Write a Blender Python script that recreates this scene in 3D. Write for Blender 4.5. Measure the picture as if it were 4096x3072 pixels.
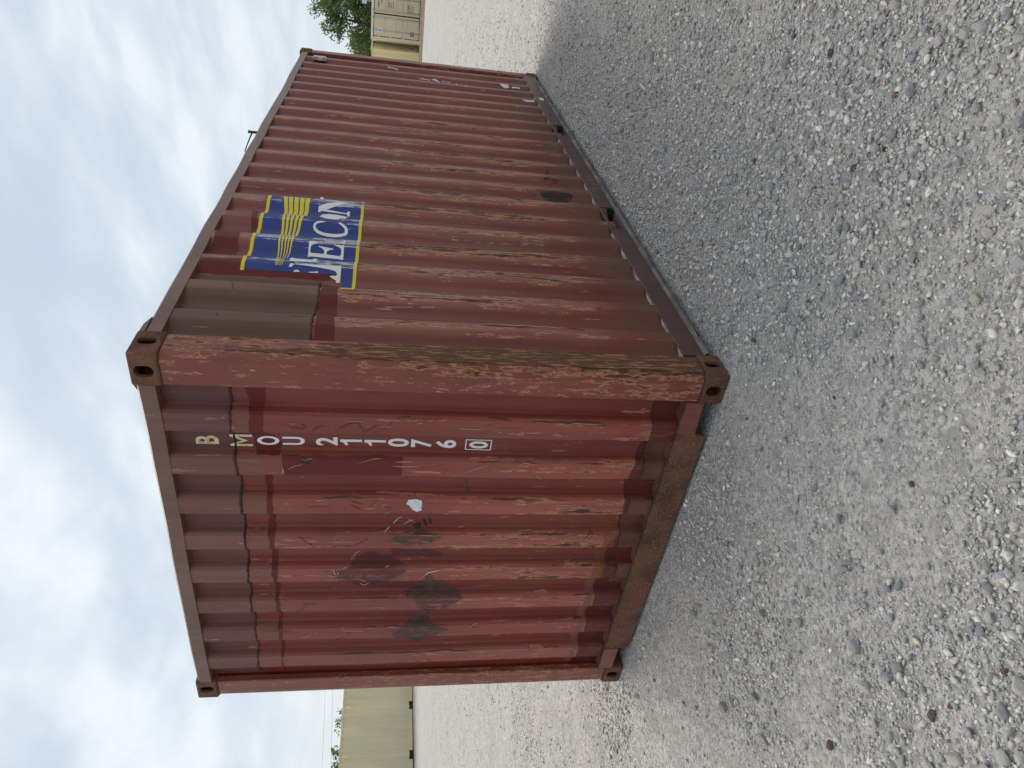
import bpy, bmesh, math, random
import numpy as np
from mathutils import Vector, Matrix
from mathutils.geometry import tessellate_polygon

random.seed(7)
rng = np.random.default_rng(11)
for o in list(bpy.data.objects):
    bpy.data.objects.remove(o)
scene = bpy.context.scene
COL = scene.collection
R = math.radians

# ------------------------------------------------------------------ camera (phone held sideways: picture is rolled 90 degrees)
CAM = np.array([1.70238, -2.53782, 1.56268])
YAW, PITCH, ROLL, FPX = -0.6137314, -0.1747121, 0.0352407, 2852.0


def cam_axes():
    f = np.array([math.sin(YAW) * math.cos(PITCH), math.cos(YAW) * math.cos(PITCH), math.sin(PITCH)])
    rt = np.array([math.cos(YAW), -math.sin(YAW), 0.0])
    up = np.cross(rt, f)
    return rt * math.cos(ROLL) + up * math.sin(ROLL), -rt * math.sin(ROLL) + up * math.cos(ROLL), f


RT, UP, FW = cam_axes()
cam = bpy.data.cameras.new('camera')
cam.sensor_fit = 'HORIZONTAL'
cam.sensor_width = 36.0
cam.lens = 36.0 * FPX / 4096.0
cam.clip_start = 0.05
cam.clip_end = 3000
camo = bpy.data.objects.new('camera', cam)
COL.objects.link(camo)
ax, ay, az = -UP, RT, -FW
camo.matrix_world = Matrix(((ax[0], ay[0], az[0], CAM[0]), (ax[1], ay[1], az[1], CAM[1]), (ax[2], ay[2], az[2], CAM[2]), (0, 0, 0, 1)))
scene.camera = camo
scene.render.resolution_x, scene.render.resolution_y = 1024, 768


def pix_ray(x, y):
    """photo pixel (4096x3072) -> direction"""
    return RT * ((3072 - y) - 1536) / FPX - UP * (x - 2048) / FPX + FW


# ------------------------------------------------------------------ world: hazy cloud layer over a blue sky
SUN_EL = R(50)
SUN_AZ = R(-53)                             # compass bearing of the sun, from +Y towards +X


class NT:
    """small node-tree helper"""
    def __init__(s, tree):
        s.t = tree
        s.n = tree.nodes
        s.l = tree.links

    def node(s, typ, **kw):
        n = s.n.new(typ)
        for k, v in kw.items():
            setattr(n, k, v)
        return n

    def put(s, sock, v):
        if isinstance(v, bpy.types.NodeSocket):
            s.l.new(v, sock)
        elif isinstance(v, (tuple, list)):
            if sock.type == 'RGBA' and len(v) == 3:
                v = (*v, 1)
            sock.default_value = v
        else:
            sock.default_value = v

    def math(s, op, a, b=0.0, c=None, clamp=False):
        n = s.node('ShaderNodeMath', operation=op, use_clamp=clamp)
        s.put(n.inputs[0], a)
        s.put(n.inputs[1], b)
        if c is not None:
            s.put(n.inputs[2], c)
        return n.outputs[0]

    def vmath(s, op, a, b):
        n = s.node('ShaderNodeVectorMath', operation=op)
        s.put(n.inputs[0], a)
        s.put(n.inputs[1], b)
        return n.outputs[0]

    def mix(s, f, a, b, blend='MIX'):
        n = s.node('ShaderNodeMix', data_type='RGBA', blend_type=blend)
        s.put(n.inputs[0], f)
        s.put(n.inputs[6], a)
        s.put(n.inputs[7], b)
        return n.outputs[2]

    def noise(s, vec, scale, detail=4, rough=0.55, dist=0.0):
        n = s.node('ShaderNodeTexNoise')
        s.put(n.inputs['Vector'], vec)
        n.inputs['Scale'].default_value = scale
        n.inputs['Detail'].default_value = detail
        n.inputs['Roughness'].default_value = rough
        n.inputs['Distortion'].default_value = dist
        return n.outputs[0]

    def step(s, v, lo, hi, a=0.0, b=1.0, smooth=True):
        n = s.node('ShaderNodeMapRange', interpolation_type='SMOOTHSTEP' if smooth else 'LINEAR', clamp=True)
        s.put(n.inputs[0], v)
        s.put(n.inputs[1], lo)
        s.put(n.inputs[2], hi)
        s.put(n.inputs[3], a)
        s.put(n.inputs[4], b)
        return n.outputs[0]

    def ramp(s, v, stops):
        n = s.node('ShaderNodeValToRGB')
        e = n.color_ramp.elements
        while len(e) < len(stops):
            e.new(0.5)
        for i, (p, c) in enumerate(stops):
            e[i].position = p
            e[i].color = (*c, 1)
        s.put(n.inputs[0], v)
        return n.outputs[0]

    def attr(s, name, fac=True):
        n = s.node('ShaderNodeAttribute', attribute_name=name)
        return n.outputs['Fac' if fac else 'Color']

    def objco(s, scale=(1, 1, 1)):
        n = s.node('ShaderNodeTexCoord')
        return s.vmath('MULTIPLY', n.outputs['Object'], scale)


world = bpy.data.worlds.new('World')
scene.world = world
world.use_nodes = True
w = NT(world.node_tree)
for n in list(w.n):
    w.n.remove(n)
sky = w.node('ShaderNodeTexSky', sky_type='NISHITA', sun_disc=False)
sky.sun_elevation = SUN_EL
sky.sun_rotation = SUN_AZ
sky.air_density, sky.dust_density, sky.ozone_density = 1.0, 2.0, 1.0
gen = w.node('ShaderNodeTexCoord').outputs['Generated']
sep = w.node('ShaderNodeSeparateXYZ')
w.put(sep.inputs[0], gen)
zc = w.math('ADD', w.math('MAXIMUM', sep.outputs[2], 0.0), 0.16)
comb = w.node('ShaderNodeCombineXYZ')
w.put(comb.inputs[0], w.math('DIVIDE', sep.outputs[0], zc))
w.put(comb.inputs[1], w.math('DIVIDE', sep.outputs[1], zc))
rotn = w.node('ShaderNodeVectorRotate', rotation_type='Z_AXIS')
w.put(rotn.inputs['Vector'], comb.outputs[0])
rotn.inputs['Angle'].default_value = R(25)
pl = w.vmath('MULTIPLY', rotn.outputs[0], (0.75, 1.25, 1.0))
c1 = w.noise(pl, 1.25, 10, 0.56, 0.15)
c2 = w.noise(w.vmath('ADD', pl, (7.3, 2.1, 0.0)), 3.4, 8, 0.5, 0.2)
cl = w.math('ADD', w.math('MULTIPLY', c1, 0.68), w.math('MULTIPLY', c2, 0.32))
cover = w.step(cl, 0.37, 0.63)
shade = w.ramp(cover, [(0.0, (3.6, 4.2, 4.9)), (0.45, (4.2, 4.75, 5.3)), (0.8, (5.0, 5.4, 5.75)), (1.0, (5.7, 6.0, 6.2))])
low = w.step(sep.outputs[2], 0.0, 0.30, 1.0, 0.0)
shade = w.mix(w.math('MULTIPLY', low, 0.75), shade, (5.0, 5.4, 5.7))
skyc = w.mix(0.90, sky.outputs[0], shade)
bg = w.node('ShaderNodeBackground')
w.put(bg.inputs[0], skyc)
bg.inputs[1].default_value = 0.095
wo = w.node('ShaderNodeOutputWorld')
w.l.new(bg.outputs[0], wo.inputs[0])

sun = bpy.data.lights.new('sun', 'SUN')
sun.energy = 1.5
sun.angle = R(40)
sun.color = (1.0, 0.95, 0.88)
suno = bpy.data.objects.new('sun', sun)
COL.objects.link(suno)
tosun = Vector((math.sin(SUN_AZ) * math.cos(SUN_EL), math.cos(SUN_AZ) * math.cos(SUN_EL), math.sin(SUN_EL)))
suno.rotation_euler = tosun.to_track_quat('Z', 'Y').to_euler()
suno.location = (0, 0, 30)

vs = scene.view_settings
vs.view_transform = 'Standard'
vs.look = 'None'
vs.exposure = 0.71
vs.gamma = 1.0
vs.use_curve_mapping = False

# ------------------------------------------------------------------ object helpers


def tag(o, label=None, cat=None, group=None, kind=None):
    if label:
        o['label'] = label
    if cat:
        o['category'] = cat
    if group:
        o['group'] = group
    if kind:
        o['kind'] = kind
    return o


def empty(name, loc=(0, 0, 0), rz=0.0):
    o = bpy.data.objects.new(name, None)
    o.empty_display_size = 0.2
    COL.objects.link(o)
    o.location = loc
    o.rotation_euler = (0, 0, rz)
    return o


def link(name, me, mat=None, parent=None, smooth=False):
    o = bpy.data.objects.new(name, me)
    COL.objects.link(o)
    if mat is not None:
        me.materials.append(mat)
    if parent is not None:
        o.parent = parent
    if smooth:
        me.shade_smooth()
    return o


def mesh(name, verts, faces, attrs=None):
    me = bpy.data.meshes.new(name)
    me.from_pydata([tuple(map(float, v)) for v in verts], [], faces)
    me.update()
    if attrs:
        for k, v in attrs.items():
            a = me.attributes.new(k, 'FLOAT', 'POINT')
            a.data.foreach_set('value', np.asarray(v, dtype=np.float32))
    return me


class MB:
    """collects simple shapes into one mesh"""
    def __init__(s):
        s.v = []
        s.f = []
        s.w = []

    def add(s, verts, faces, wear=0.3):
        b = len(s.v)
        s.v += [tuple(v) for v in verts]
        s.f += [tuple(b + i for i in f) for f in faces]
        s.w += list(wear) if hasattr(wear, '__len__') else [wear] * len(verts)
        return s

    def box(s, x0, x1, y0, y1, z0, z1, bev=0.0, wear=0.3, rz=0.0, piv=None):
        bm = bmesh.new()
        bmesh.ops.create_cube(bm, size=1.0)
        for v in bm.verts:
            v.co = Vector(((x0 + x1) / 2 + v.co.x * (x1 - x0), (y0 + y1) / 2 + v.co.y * (y1 - y0), (z0 + z1) / 2 + v.co.z * (z1 - z0)))
        if bev > 0:
            bmesh.ops.bevel(bm, geom=bm.edges[:], offset=bev, segments=2, affect='EDGES', profile=0.5)
        s.addbm(bm, wear)
        return s

    def addbm(s, bm, wear=0.3):
        bm.verts.index_update()
        s.add([v.co[:] for v in bm.verts], [[v.index for v in f.verts] for f in bm.faces], wear)
        bm.free()

    def tube(s, pts, rad, n=6, wear=0.3):
        pts = [Vector(p) for p in pts]
        rad = rad if hasattr(rad, '__len__') else [rad] * len(pts)
        vs_, fs = [], []
        for i, p in enumerate(pts):
            d = (pts[min(i + 1, len(pts) - 1)] - pts[max(i - 1, 0)]).normalized()
            a = d.orthogonal().normalized() if i == 0 else (a - d * a.dot(d)).normalized()
            b = d.cross(a)
            for k in range(n):
                t = 2 * math.pi * k / n
                vs_.append(p + (a * math.cos(t) + b * math.sin(t)) * rad[i])
        for i in range(len(pts) - 1):
            for k in range(n):
                fs.append((i * n + k, i * n + (k + 1) % n, (i + 1) * n + (k + 1) % n, (i + 1) * n + k))
        fs.append(tuple(range(n))[::-1])
        fs.append(tuple((len(pts) - 1) * n + k for k in range(n)))
        s.add(vs_, fs, wear)
        return s

    def prism(s, poly, axis, a, b, wear=0.3):
        """poly in the plane across axis, extruded from a to b"""
        def p3(p, t):
            return {'x': (t, p[0], p[1]), 'y': (p[0], t, p[1]), 'z': (p[0], p[1], t)}[axis]
        n = len(poly)
        s.add([p3(p, a) for p in poly] + [p3(p, b) for p in poly],
              [tuple(range(n))[::-1], tuple(range(n, 2 * n))] + [(i, (i + 1) % n, n + (i + 1) % n, n + i) for i in range(n)], wear)
        return s

    def bar(s, poly, axis, a, b, n, amp, seed, wear=0.3):
        """a rolled section with many stations, slightly knocked out of line"""
        m_ = len(poly)
        V, F = [], []
        for k in range(n):
            u = a + (b - a) * k / (n - 1)
            e = min(1.0, k / 3, (n - 1 - k) / 3)
            j = (float(vnoise(u * 2.3, seed, 17)) - .5) * amp * e
            j2 = (float(vnoise(u * 3.1, seed + 4.5, 18)) - .5) * amp * e
            for p in poly:
                q = (p[0] + j, p[1] + j2)
                V.append({'x': (u, q[0], q[1]), 'y': (q[0], u, q[1])}[axis])
        for k in range(n - 1):
            for i in range(m_):
                F.append((k * m_ + i, k * m_ + (i + 1) % m_, (k + 1) * m_ + (i + 1) % m_, (k + 1) * m_ + i))
        F.append(tuple(range(m_)))
        F.append(tuple((n - 1) * m_ + i for i in range(m_)))
        return s.add(V, F, wear)

    def build(s, name, mat, parent=None, smooth=False):
        me = mesh(name, s.v, s.f, {'wear': s.w})
        bm = bmesh.new()
        bm.from_mesh(me)
        bmesh.ops.recalc_face_normals(bm, faces=bm.faces[:])
        bm.to_mesh(me)
        bm.free()
        return link(name, me, mat, parent, smooth)


def hash2(ix, iy, seed=0):
    h = (ix.astype(np.int64) * 374761393 + iy.astype(np.int64) * 668265263 + seed * 1442695041) & 0xffffffff
    h = ((h ^ (h >> 13)) * 1274126177) & 0xffffffff
    return ((h ^ (h >> 16)) & 0xffff) / 65535.0


def vnoise(x, y, seed=0):
    x = np.asarray(x, float)
    y = np.asarray(y, float)
    ix, iy = np.floor(x), np.floor(y)
    fx, fy = x - ix, y - iy
    fx, fy = fx * fx * (3 - 2 * fx), fy * fy * (3 - 2 * fy)
    a, b = hash2(ix, iy, seed), hash2(ix + 1, iy, seed)
    c, d = hash2(ix, iy + 1, seed), hash2(ix + 1, iy + 1, seed)
    return (a * (1 - fx) + b * fx) * (1 - fy) + (c * (1 - fx) + d * fx) * fy


# ------------------------------------------------------------------ materials


def newmat(name):
    m = bpy.data.materials.new(name)
    m.use_nodes = True
    t = NT(m.node_tree)
    for n in list(t.n):
        t.n.remove(n)
    out = t.node('ShaderNodeOutputMaterial')
    bs = t.node('ShaderNodeBsdfPrincipled')
    t.l.new(bs.outputs[0], out.inputs[0])
    bs.inputs['Specular IOR Level'].default_value = 0.3
    return m, t, bs, out


def bump(t, bs, h, strength=0.3, dist=0.003):
    b = t.node('ShaderNodeBump')
    b.inputs['Strength'].default_value = strength
    b.inputs['Distance'].default_value = dist
    t.put(b.inputs['Height'], h)
    t.put(bs.inputs['Normal'], b.outputs[0])


def chips(t, scale_h=40.0, scale_v=1.5):
    """two-scale chip / scrape field: long vertical scrapes broken up by round chips"""
    st = t.noise(t.objco((scale_h, scale_h, scale_v)), 1.0, 7, 0.68, 0.4)
    rd = t.noise(t.objco(), 11.0, 8, 0.66, 0.3)
    return t.math('ADD', t.math('MULTIPLY', st, 0.68), t.math('MULTIPLY', rd, 0.32))


def paint(name, base, faded, thr=0.66, gain=0.13, rough=0.42, scrape=(0.42, 0.21, 0.15), stain=(0.10, 0.055, 0.04), stain_amt=0.5, sh=40.0, sv=1.5, splash=0.0, chalk_light=0.0, rib_light_col=(0.40, 0.15, 0.115)):
    m, t, bs, out = newmat(name)
    wear = t.attr('wear')
    big = t.noise(t.objco((1.0, 1.0, 0.45)), 2.6, 5, 0.6)
    run = t.noise(t.objco((34, 34, 0.9)), 1.0, 5, 0.6)
    fine = t.noise(t.objco((1, 1, 0.35)), 90, 4, 0.6)
    c = t.mix(t.step(t.math('ADD', t.math('MULTIPLY', big, 0.6), t.math('MULTIPLY', run, 0.4)), 0.36, 0.64), base, faded)
    c = t.mix(t.math('MULTIPLY', t.step(fine, 0.35, 0.7), 0.22), c, tuple(x * 0.72 for x in base))
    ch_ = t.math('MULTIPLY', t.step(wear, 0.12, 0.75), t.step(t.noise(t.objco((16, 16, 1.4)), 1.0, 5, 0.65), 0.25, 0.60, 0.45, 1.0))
    c = t.mix(t.math('MULTIPLY', ch_, chalk_light), c, rib_light_col)  # scuffed ribs go paler; this also paints rib light and shade into the colour
    # old water stains with their own outline
    sm = t.step(t.math('ADD', t.math('MULTIPLY', t.noise(t.objco((7, 7, 0.7)), 1.0, 6, 0.65), 0.7), t.math('MULTIPLY', wear, 0.06)), 0.40, 0.50)
    c = t.mix(t.math('MULTIPLY', sm, stain_amt), c, stain)
    if splash:
        zz = t.node('ShaderNodeSeparateXYZ')
        t.put(zz.inputs[0], t.objco())
        dm = t.math('ADD', t.step(zz.outputs[2], 0.15, 0.75, 0.40, -0.25, False), t.noise(t.objco((9, 9, 2.0)), 1.0, 6, 0.7))
        c = t.mix(t.math('MULTIPLY', t.step(dm, 0.50, 0.85), splash), c, (0.125, 0.078, 0.050))
    v = t.math('ADD', chips(t, sh, sv), t.math('MULTIPLY', t.math('SUBTRACT', wear, 0.3), gain))
    # thr decides where the paint gives way: pale scrape rim, orange rust, dark old rust
    e1 = t.step(v, thr - 0.035, thr - 0.02)
    e2 = t.step(v, thr - 0.012, thr + 0.004)
    e3 = t.step(v, thr + 0.022, thr + 0.055)
    sc = t.mix(t.noise(t.objco(), 40, 2), scrape, tuple(min(1, x * 1.6) for x in scrape))
    c = t.mix(t.math('MULTIPLY', e1, 0.75), c, sc)
    c = t.mix(e2, c, t.mix(t.noise(t.objco(), 55, 3), (0.33, 0.12, 0.03), (0.16, 0.07, 0.03)))
    c = t.mix(e3, c, (0.065, 0.040, 0.028))
    t.put(bs.inputs['Base Color'], c)
    bs.inputs['Specular IOR Level'].default_value = 0.4
    t.put(bs.inputs['Roughness'], t.math('ADD', rough, t.math('MULTIPLY', t.math('ADD', e1, e2), 0.25), clamp=True))
    h = t.math('SUBTRACT', t.math('MULTIPLY', fine, 0.25), t.math('MULTIPLY', e2, 0.6))
    bump(t, bs, h, 0.35, 0.002)
    return m


def rusty(name, dark, mid, light, amt=0.5, scale=(40, 40, 6), rough=0.75, dist=0.004):
    m, t, bs, out = newmat(name)
    a = t.noise(t.objco(scale), 1.0, 8, 0.72, 0.5)
    b = t.noise(t.objco(), 6.0, 5, 0.6)
    f = t.noise(t.objco(), 150, 4, 0.7)
    c = t.mix(t.step(b, 0.35, 0.65), dark, mid)
    v = t.math('ADD', t.math('MULTIPLY', a, 0.7), t.math('MULTIPLY', f, 0.3))
    c = t.mix(t.step(v, 0.62 - 0.12 * amt, 0.70 - 0.12 * amt), c, light)
    c = t.mix(t.math('MULTIPLY', t.step(f, 0.54, 0.66), 0.55), c, tuple(x * 0.45 for x in dark))
    t.put(bs.inputs['Base Color'], c)
    bs.inputs['Roughness'].default_value = rough
    bs.inputs['Specular IOR Level'].default_value = 0.2
    bump(t, bs, t.math('ADD', a, t.math('MULTIPLY', f, 0.5)), 0.5, dist)
    return m


def decal(name, col, thr=0.70, gain=0.2, under=None, rough=0.55, speck=None, soft=0.012, speck_co=(1, 1, 1), speck_thr=0.5, opac=1.0):
    """a coat of paint or film that has flaked off where the steel was scraped"""
    m, t, bs, out = newmat(name)
    v = t.math('ADD', chips(t, 40, 2.2), t.math('MULTIPLY', t.math('SUBTRACT', t.attr('wear'), 0.3), gain))
    c = t.mix(t.math('MULTIPLY', t.noise(t.objco((20, 20, 2)), 1.0, 5, 0.6), 0.35), col, tuple(x * 0.6 for x in col))
    if under:
        c = t.mix(t.step(v, thr - 0.075, thr - 0.055), c, under)
    if speck:
        c = t.mix(t.step(t.noise(t.objco(speck_co), 26, 6, 0.7), speck_thr, speck_thr + 0.12), c, speck)
    t.put(bs.inputs['Base Color'], c)
    bs.inputs['Roughness'].default_value = rough
    tr = t.node('ShaderNodeBsdfTransparent')
    mx = t.node('ShaderNodeMixShader')
    t.put(mx.inputs[0], t.step(v, thr - soft, thr + soft, 1 - opac, 1.0))
    t.l.new(bs.outputs[0], mx.inputs[1])
    t.l.new(tr.outputs[0], mx.inputs[2])
    t.l.new(mx.outputs[0], out.inputs[0])
    return m


def plain(name, col, rough=0.6, var=0.2, scale=8.0, metal=0.0, stretch=(1, 1, 1)):
    m, t, bs, out = newmat(name)
    n = t.noise(t.objco(stretch), scale, 5, 0.6)
    t.put(bs.inputs['Base Color'], t.mix(t.step(n, 0.3, 0.7), tuple(x * (1 - var) for x in col), tuple(min(1, x * (1 + var)) for x in col)))
    bs.inputs['Roughness'].default_value = rough
    bs.inputs['Metallic'].default_value = metal
    return m


M = {}
M['end'] = paint('red_paint_end', (0.165, 0.025, 0.018), (0.215, 0.046, 0.032), thr=0.625, gain=0.13, stain_amt=0.25, sv=3.0, chalk_light=0.72, rib_light_col=(0.375, 0.104, 0.068))  # dark base against pale ribs: corrugation shading deepened in the paint colour
M['side'] = paint('red_paint_side', (0.142, 0.026, 0.018), (0.188, 0.047, 0.031), thr=0.622, gain=0.16, sv=2.2, splash=0.55, chalk_light=0.66, rib_light_col=(0.335, 0.125, 0.082), stain=(0.10, 0.058, 0.042), stain_amt=0.35, scrape=(0.40, 0.25, 0.19))
M['insert'] = paint('weathered_insert_panel', (0.115, 0.044, 0.038), (0.165, 0.066, 0.056), thr=0.640, gain=0.06, rough=0.6, scrape=(0.36, 0.22, 0.18), stain_amt=0.4, sv=4.0, chalk_light=0.75, rib_light_col=(0.31, 0.135, 0.105))
M['insert_side'] = paint('weathered_insert_side', (0.085, 0.040, 0.029), (0.132, 0.062, 0.043), thr=0.655, gain=0.06, rough=0.6, scrape=(0.30, 0.19, 0.12), stain_amt=0.4, sv=4.0, chalk_light=0.7, rib_light_col=(0.25, 0.122, 0.076))
M['post'] = paint('post_paint', (0.180, 0.042, 0.028), (0.235, 0.074, 0.045), thr=0.590, gain=0.18, sh=48, sv=8, stain=(0.12, 0.06, 0.035), stain_amt=0.55)
M['rust'] = rusty('brown_rust', (0.085, 0.044, 0.030), (0.165, 0.078, 0.047), (0.36, 0.17, 0.075), amt=0.7, scale=(90, 90, 60))
M['patch_rust'] = rusty('foot_patch_rust', (0.105, 0.045, 0.034), (0.18, 0.068, 0.048), (0.30, 0.125, 0.055), amt=0.4, scale=(60, 60, 60))
M['rust_streak'] = rusty('scraped_rust', (0.09, 0.045, 0.026), (0.17, 0.075, 0.04), (0.36, 0.17, 0.08), amt=0.75, scale=(60, 60, 5))
M['sill_rust'] = rusty('sill_rust', (0.092, 0.046, 0.031), (0.175, 0.080, 0.050), (0.34, 0.155, 0.07), amt=0.8, scale=(60, 60, 110))
M['rail'] = paint('rail_paint', (0.085, 0.040, 0.036), (0.125, 0.062, 0.054), thr=0.74, gain=0.10, stain=(0.09, 0.065, 0.055), stain_amt=0.5)
M['rail_top'] = paint('top_rail_paint', (0.150, 0.070, 0.048), (0.205, 0.104, 0.070), thr=0.68, gain=0.10, stain=(0.11, 0.075, 0.05), stain_amt=0.6)
M['dust'] = plain('pale_dust_sealant', (0.48, 0.44, 0.40), 0.95, 0.4, 18)
M['weld'] = rusty('weld_bead', (0.045, 0.028, 0.022), (0.085, 0.05, 0.035), (0.20, 0.10, 0.05), amt=0.2, scale=(90, 90, 90))
M['dark'] = plain('underside_dark', (0.035, 0.03, 0.028), 0.9, 0.3)
M['roof'] = paint('roof_paint', (0.17, 0.07, 0.05), (0.22, 0.10, 0.07), thr=0.66, gain=0.12)
M['maroon'] = decal('maroon_touch_up', (0.150, 0.020, 0.017), thr=0.80, gain=0.06, opac=0.8)
M['maroon_lo'] = decal('maroon_base_band', (0.125, 0.026, 0.024), thr=0.66, gain=0.06, opac=0.6, soft=0.08)
M['pinkish'] = decal('faded_touch_up', (0.27, 0.10, 0.075), thr=0.80, gain=0.06, opac=0.8)
M['tan_rust'] = decal('rust_bleed', (0.31, 0.140, 0.102), thr=0.57, gain=0.0, soft=0.10, opac=0.55)
M['orange_band'] = decal('orange_primer_band', (0.32, 0.11, 0.045), thr=0.70, gain=0.05, soft=0.06, opac=0.5)
M['residue'] = decal('grey_placard_residue', (0.10, 0.066, 0.058), thr=0.535, gain=0.06, soft=0.06, speck=(0.15, 0.105, 0.09), opac=0.66)
M['purple'] = decal('purple_placard_residue', (0.14, 0.050, 0.055), thr=0.57, gain=0.10, soft=0.08, opac=0.5)
M['soot'] = decal('black_smudge', (0.035, 0.030, 0.028), thr=0.54, gain=0.02, soft=0.09, opac=0.8)
M['white'] = decal('white_lettering', (0.82, 0.83, 0.82), thr=0.78, gain=0.12)
M['white_rust'] = decal('rust_stained_lettering', (0.68, 0.64, 0.50), thr=0.76, gain=0.10, speck=(0.55, 0.33, 0.10))
M['logo_blue'] = decal('logo_blue', (0.030, 0.055, 0.22), thr=0.70, gain=0.36, under=(0.48, 0.50, 0.56))
M['logo_yellow'] = decal('logo_yellow', (0.74, 0.57, 0.035), thr=0.74, gain=0.36, under=(0.66, 0.62, 0.40))
M['logo_white'] = decal('logo_white', (0.78, 0.78, 0.74), thr=0.70, gain=0.30, speck=None)
M['scratch_pale'] = decal('pale_scratch', (0.46, 0.28, 0.20), thr=0.54, gain=0.0, soft=0.03)
M['scratch_dark'] = decal('dark_scratch', (0.085, 0.042, 0.028), thr=0.52, gain=0.0, soft=0.04, opac=0.9)
M['paper'] = plain('white_sticker_paper', (0.66, 0.68, 0.70), 0.8, 0.12, 50)
M['scrap'] = decal('sticker_scrap_film', (0.58, 0.50, 0.48), thr=0.52, gain=0.0, soft=0.04)
M['bare'] = plain('chalk_light', (0.42, 0.36, 0.33), 0.9, 0.2, 60)

# ------------------------------------------------------------------ the ground


def smooth01(t):
    t = np.clip(t, 0, 1)
    return t * t * (3 - 2 * t)


def gh(x, y):
    """ground height: packed gravel, a little uneven, rising gently far behind the container"""
    x = np.asarray(x, float)
    y = np.asarray(y, float)
    h = 0.37 * smooth01((y - 11) / 26.0)
    d = np.hypot(x - 1.0, y - 0.5)
    und = (vnoise(x * 0.9, y * 0.9, 3) - 0.5) * 0.030 + (vnoise(x * 2.6, y * 2.6, 4) - 0.5) * 0.014
    # flat under the container so that it rests on its corner castings
    ex = np.maximum(np.maximum(-2.44 - x, x - 0.0), np.maximum(0.0 - y, y - 6.06))
    k = smooth01(np.clip(ex, 0, 1) / 0.7)
    return h + (und - 0.012) * k * smooth01((40 - d) / 20.0)


def axis_lines(lo, hi, c, fine, half):
    out = [c]
    for sgn, lim in ((1, hi), (-1, lo)):
        p, s_ = c, fine
        while True:
            if abs(p - c) > half:
                s_ *= 1.16
            p += sgn * s_
            if (sgn > 0 and p > lim) or (sgn < 0 and p < lim):
                out.append(lim)
                break
            out.append(p)
    return np.array(sorted(out))


gx = axis_lines(-700, 700, 0.8, 0.09, 4.5)
gy = axis_lines(-60, 1100, 0.8, 0.09, 4.5)
GX, GY = np.meshgrid(gx, gy)
GZ = gh(GX, GY)
nx, ny = len(gx), len(gy)
gv = np.c_[GX.ravel(), GY.ravel(), GZ.ravel()]
gf = [(j * nx + i, j * nx + i + 1, (j + 1) * nx + i + 1, (j + 1) * nx + i) for j in range(ny - 1) for i in range(nx - 1)]

m, t, bs, out = newmat('packed_gravel')
co = t.objco()
fin = t.noise(co, 260, 3, 0.7)
mid = t.noise(co, 60, 5, 0.7)
big = t.noise(co, 1.7, 5, 0.6)
vor = t.node('ShaderNodeTexVoronoi', feature='F1')
t.put(vor.inputs['Vector'], co)
vor.inputs['Scale'].default_value = 75
vsp = t.node('ShaderNodeSeparateColor')
t.l.new(vor.outputs['Color'], vsp.inputs[0])
vor2 = t.node('ShaderNodeTexVoronoi', feature='F1')
t.put(vor2.inputs['Vector'], co)
vor2.inputs['Scale'].default_value = 28
vs2 = t.node('ShaderNodeSeparateColor')
t.l.new(vor2.outputs['Color'], vs2.inputs[0])
g = t.mix(t.step(mid, 0.3, 0.7), (0.36, 0.345, 0.325), (0.56, 0.55, 0.53))
g = t.mix(0.68, g, t.ramp(vsp.outputs[0], [(0.0, (0.19, 0.20, 0.225)), (0.3, (0.40, 0.40, 0.40)), (0.7, (0.55, 0.54, 0.52)), (1.0, (0.70, 0.69, 0.66))]))
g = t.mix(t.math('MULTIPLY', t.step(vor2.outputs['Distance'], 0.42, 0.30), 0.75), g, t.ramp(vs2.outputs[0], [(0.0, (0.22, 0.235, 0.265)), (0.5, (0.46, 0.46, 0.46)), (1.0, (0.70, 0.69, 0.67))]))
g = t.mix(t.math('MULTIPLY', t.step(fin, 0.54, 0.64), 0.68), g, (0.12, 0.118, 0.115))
far1 = t.noise(co, 16, 3, 0.75)
far2 = t.noise(co, 5.5, 3, 0.7)
g = t.mix(t.math('MULTIPLY', t.step(far1, 0.56, 0.66), 0.50), g, (0.24, 0.24, 0.245))
g = t.mix(t.math('MULTIPLY', t.step(far1, 0.42, 0.34), 0.45), g, (0.66, 0.65, 0.62))
g = t.mix(t.math('MULTIPLY', t.step(far2, 0.53, 0.64), 0.55), g, (0.28, 0.28, 0.285))
far3 = t.noise(t.objco((1, 1.6, 1)), 1.1, 4, 0.75)
g = t.mix(t.math('MULTIPLY', t.step(far3, 0.50, 0.64), 0.42), g, (0.33, 0.325, 0.32))
g = t.mix(t.math('MULTIPLY', t.step(big, 0.35, 0.7), 0.30), g, (0.55, 0.51, 0.45))
g = t.mix(1.0, g, (1.23, 1.18, 1.10), 'MULTIPLY')
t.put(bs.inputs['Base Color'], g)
bs.inputs['Roughness'].default_value = 0.95
bs.inputs['Specular IOR Level'].default_value = 0.15
hh = t.math('ADD', t.math('MULTIPLY', fin, 0.35), t.math('SUBTRACT', t.math('MULTIPLY', mid, 0.6), t.math('ADD', t.math('MULTIPLY', vor.outputs['Distance'], 0.5), t.math('MULTIPLY', vor2.outputs['Distance'], 0.6))))
bump(t, bs, hh, 1.0, 0.018)
M['ground'] = m
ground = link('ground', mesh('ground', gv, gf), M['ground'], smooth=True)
tag(ground, 'packed grey gravel yard reaching back past the containers', 'ground', kind='structure')

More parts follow.
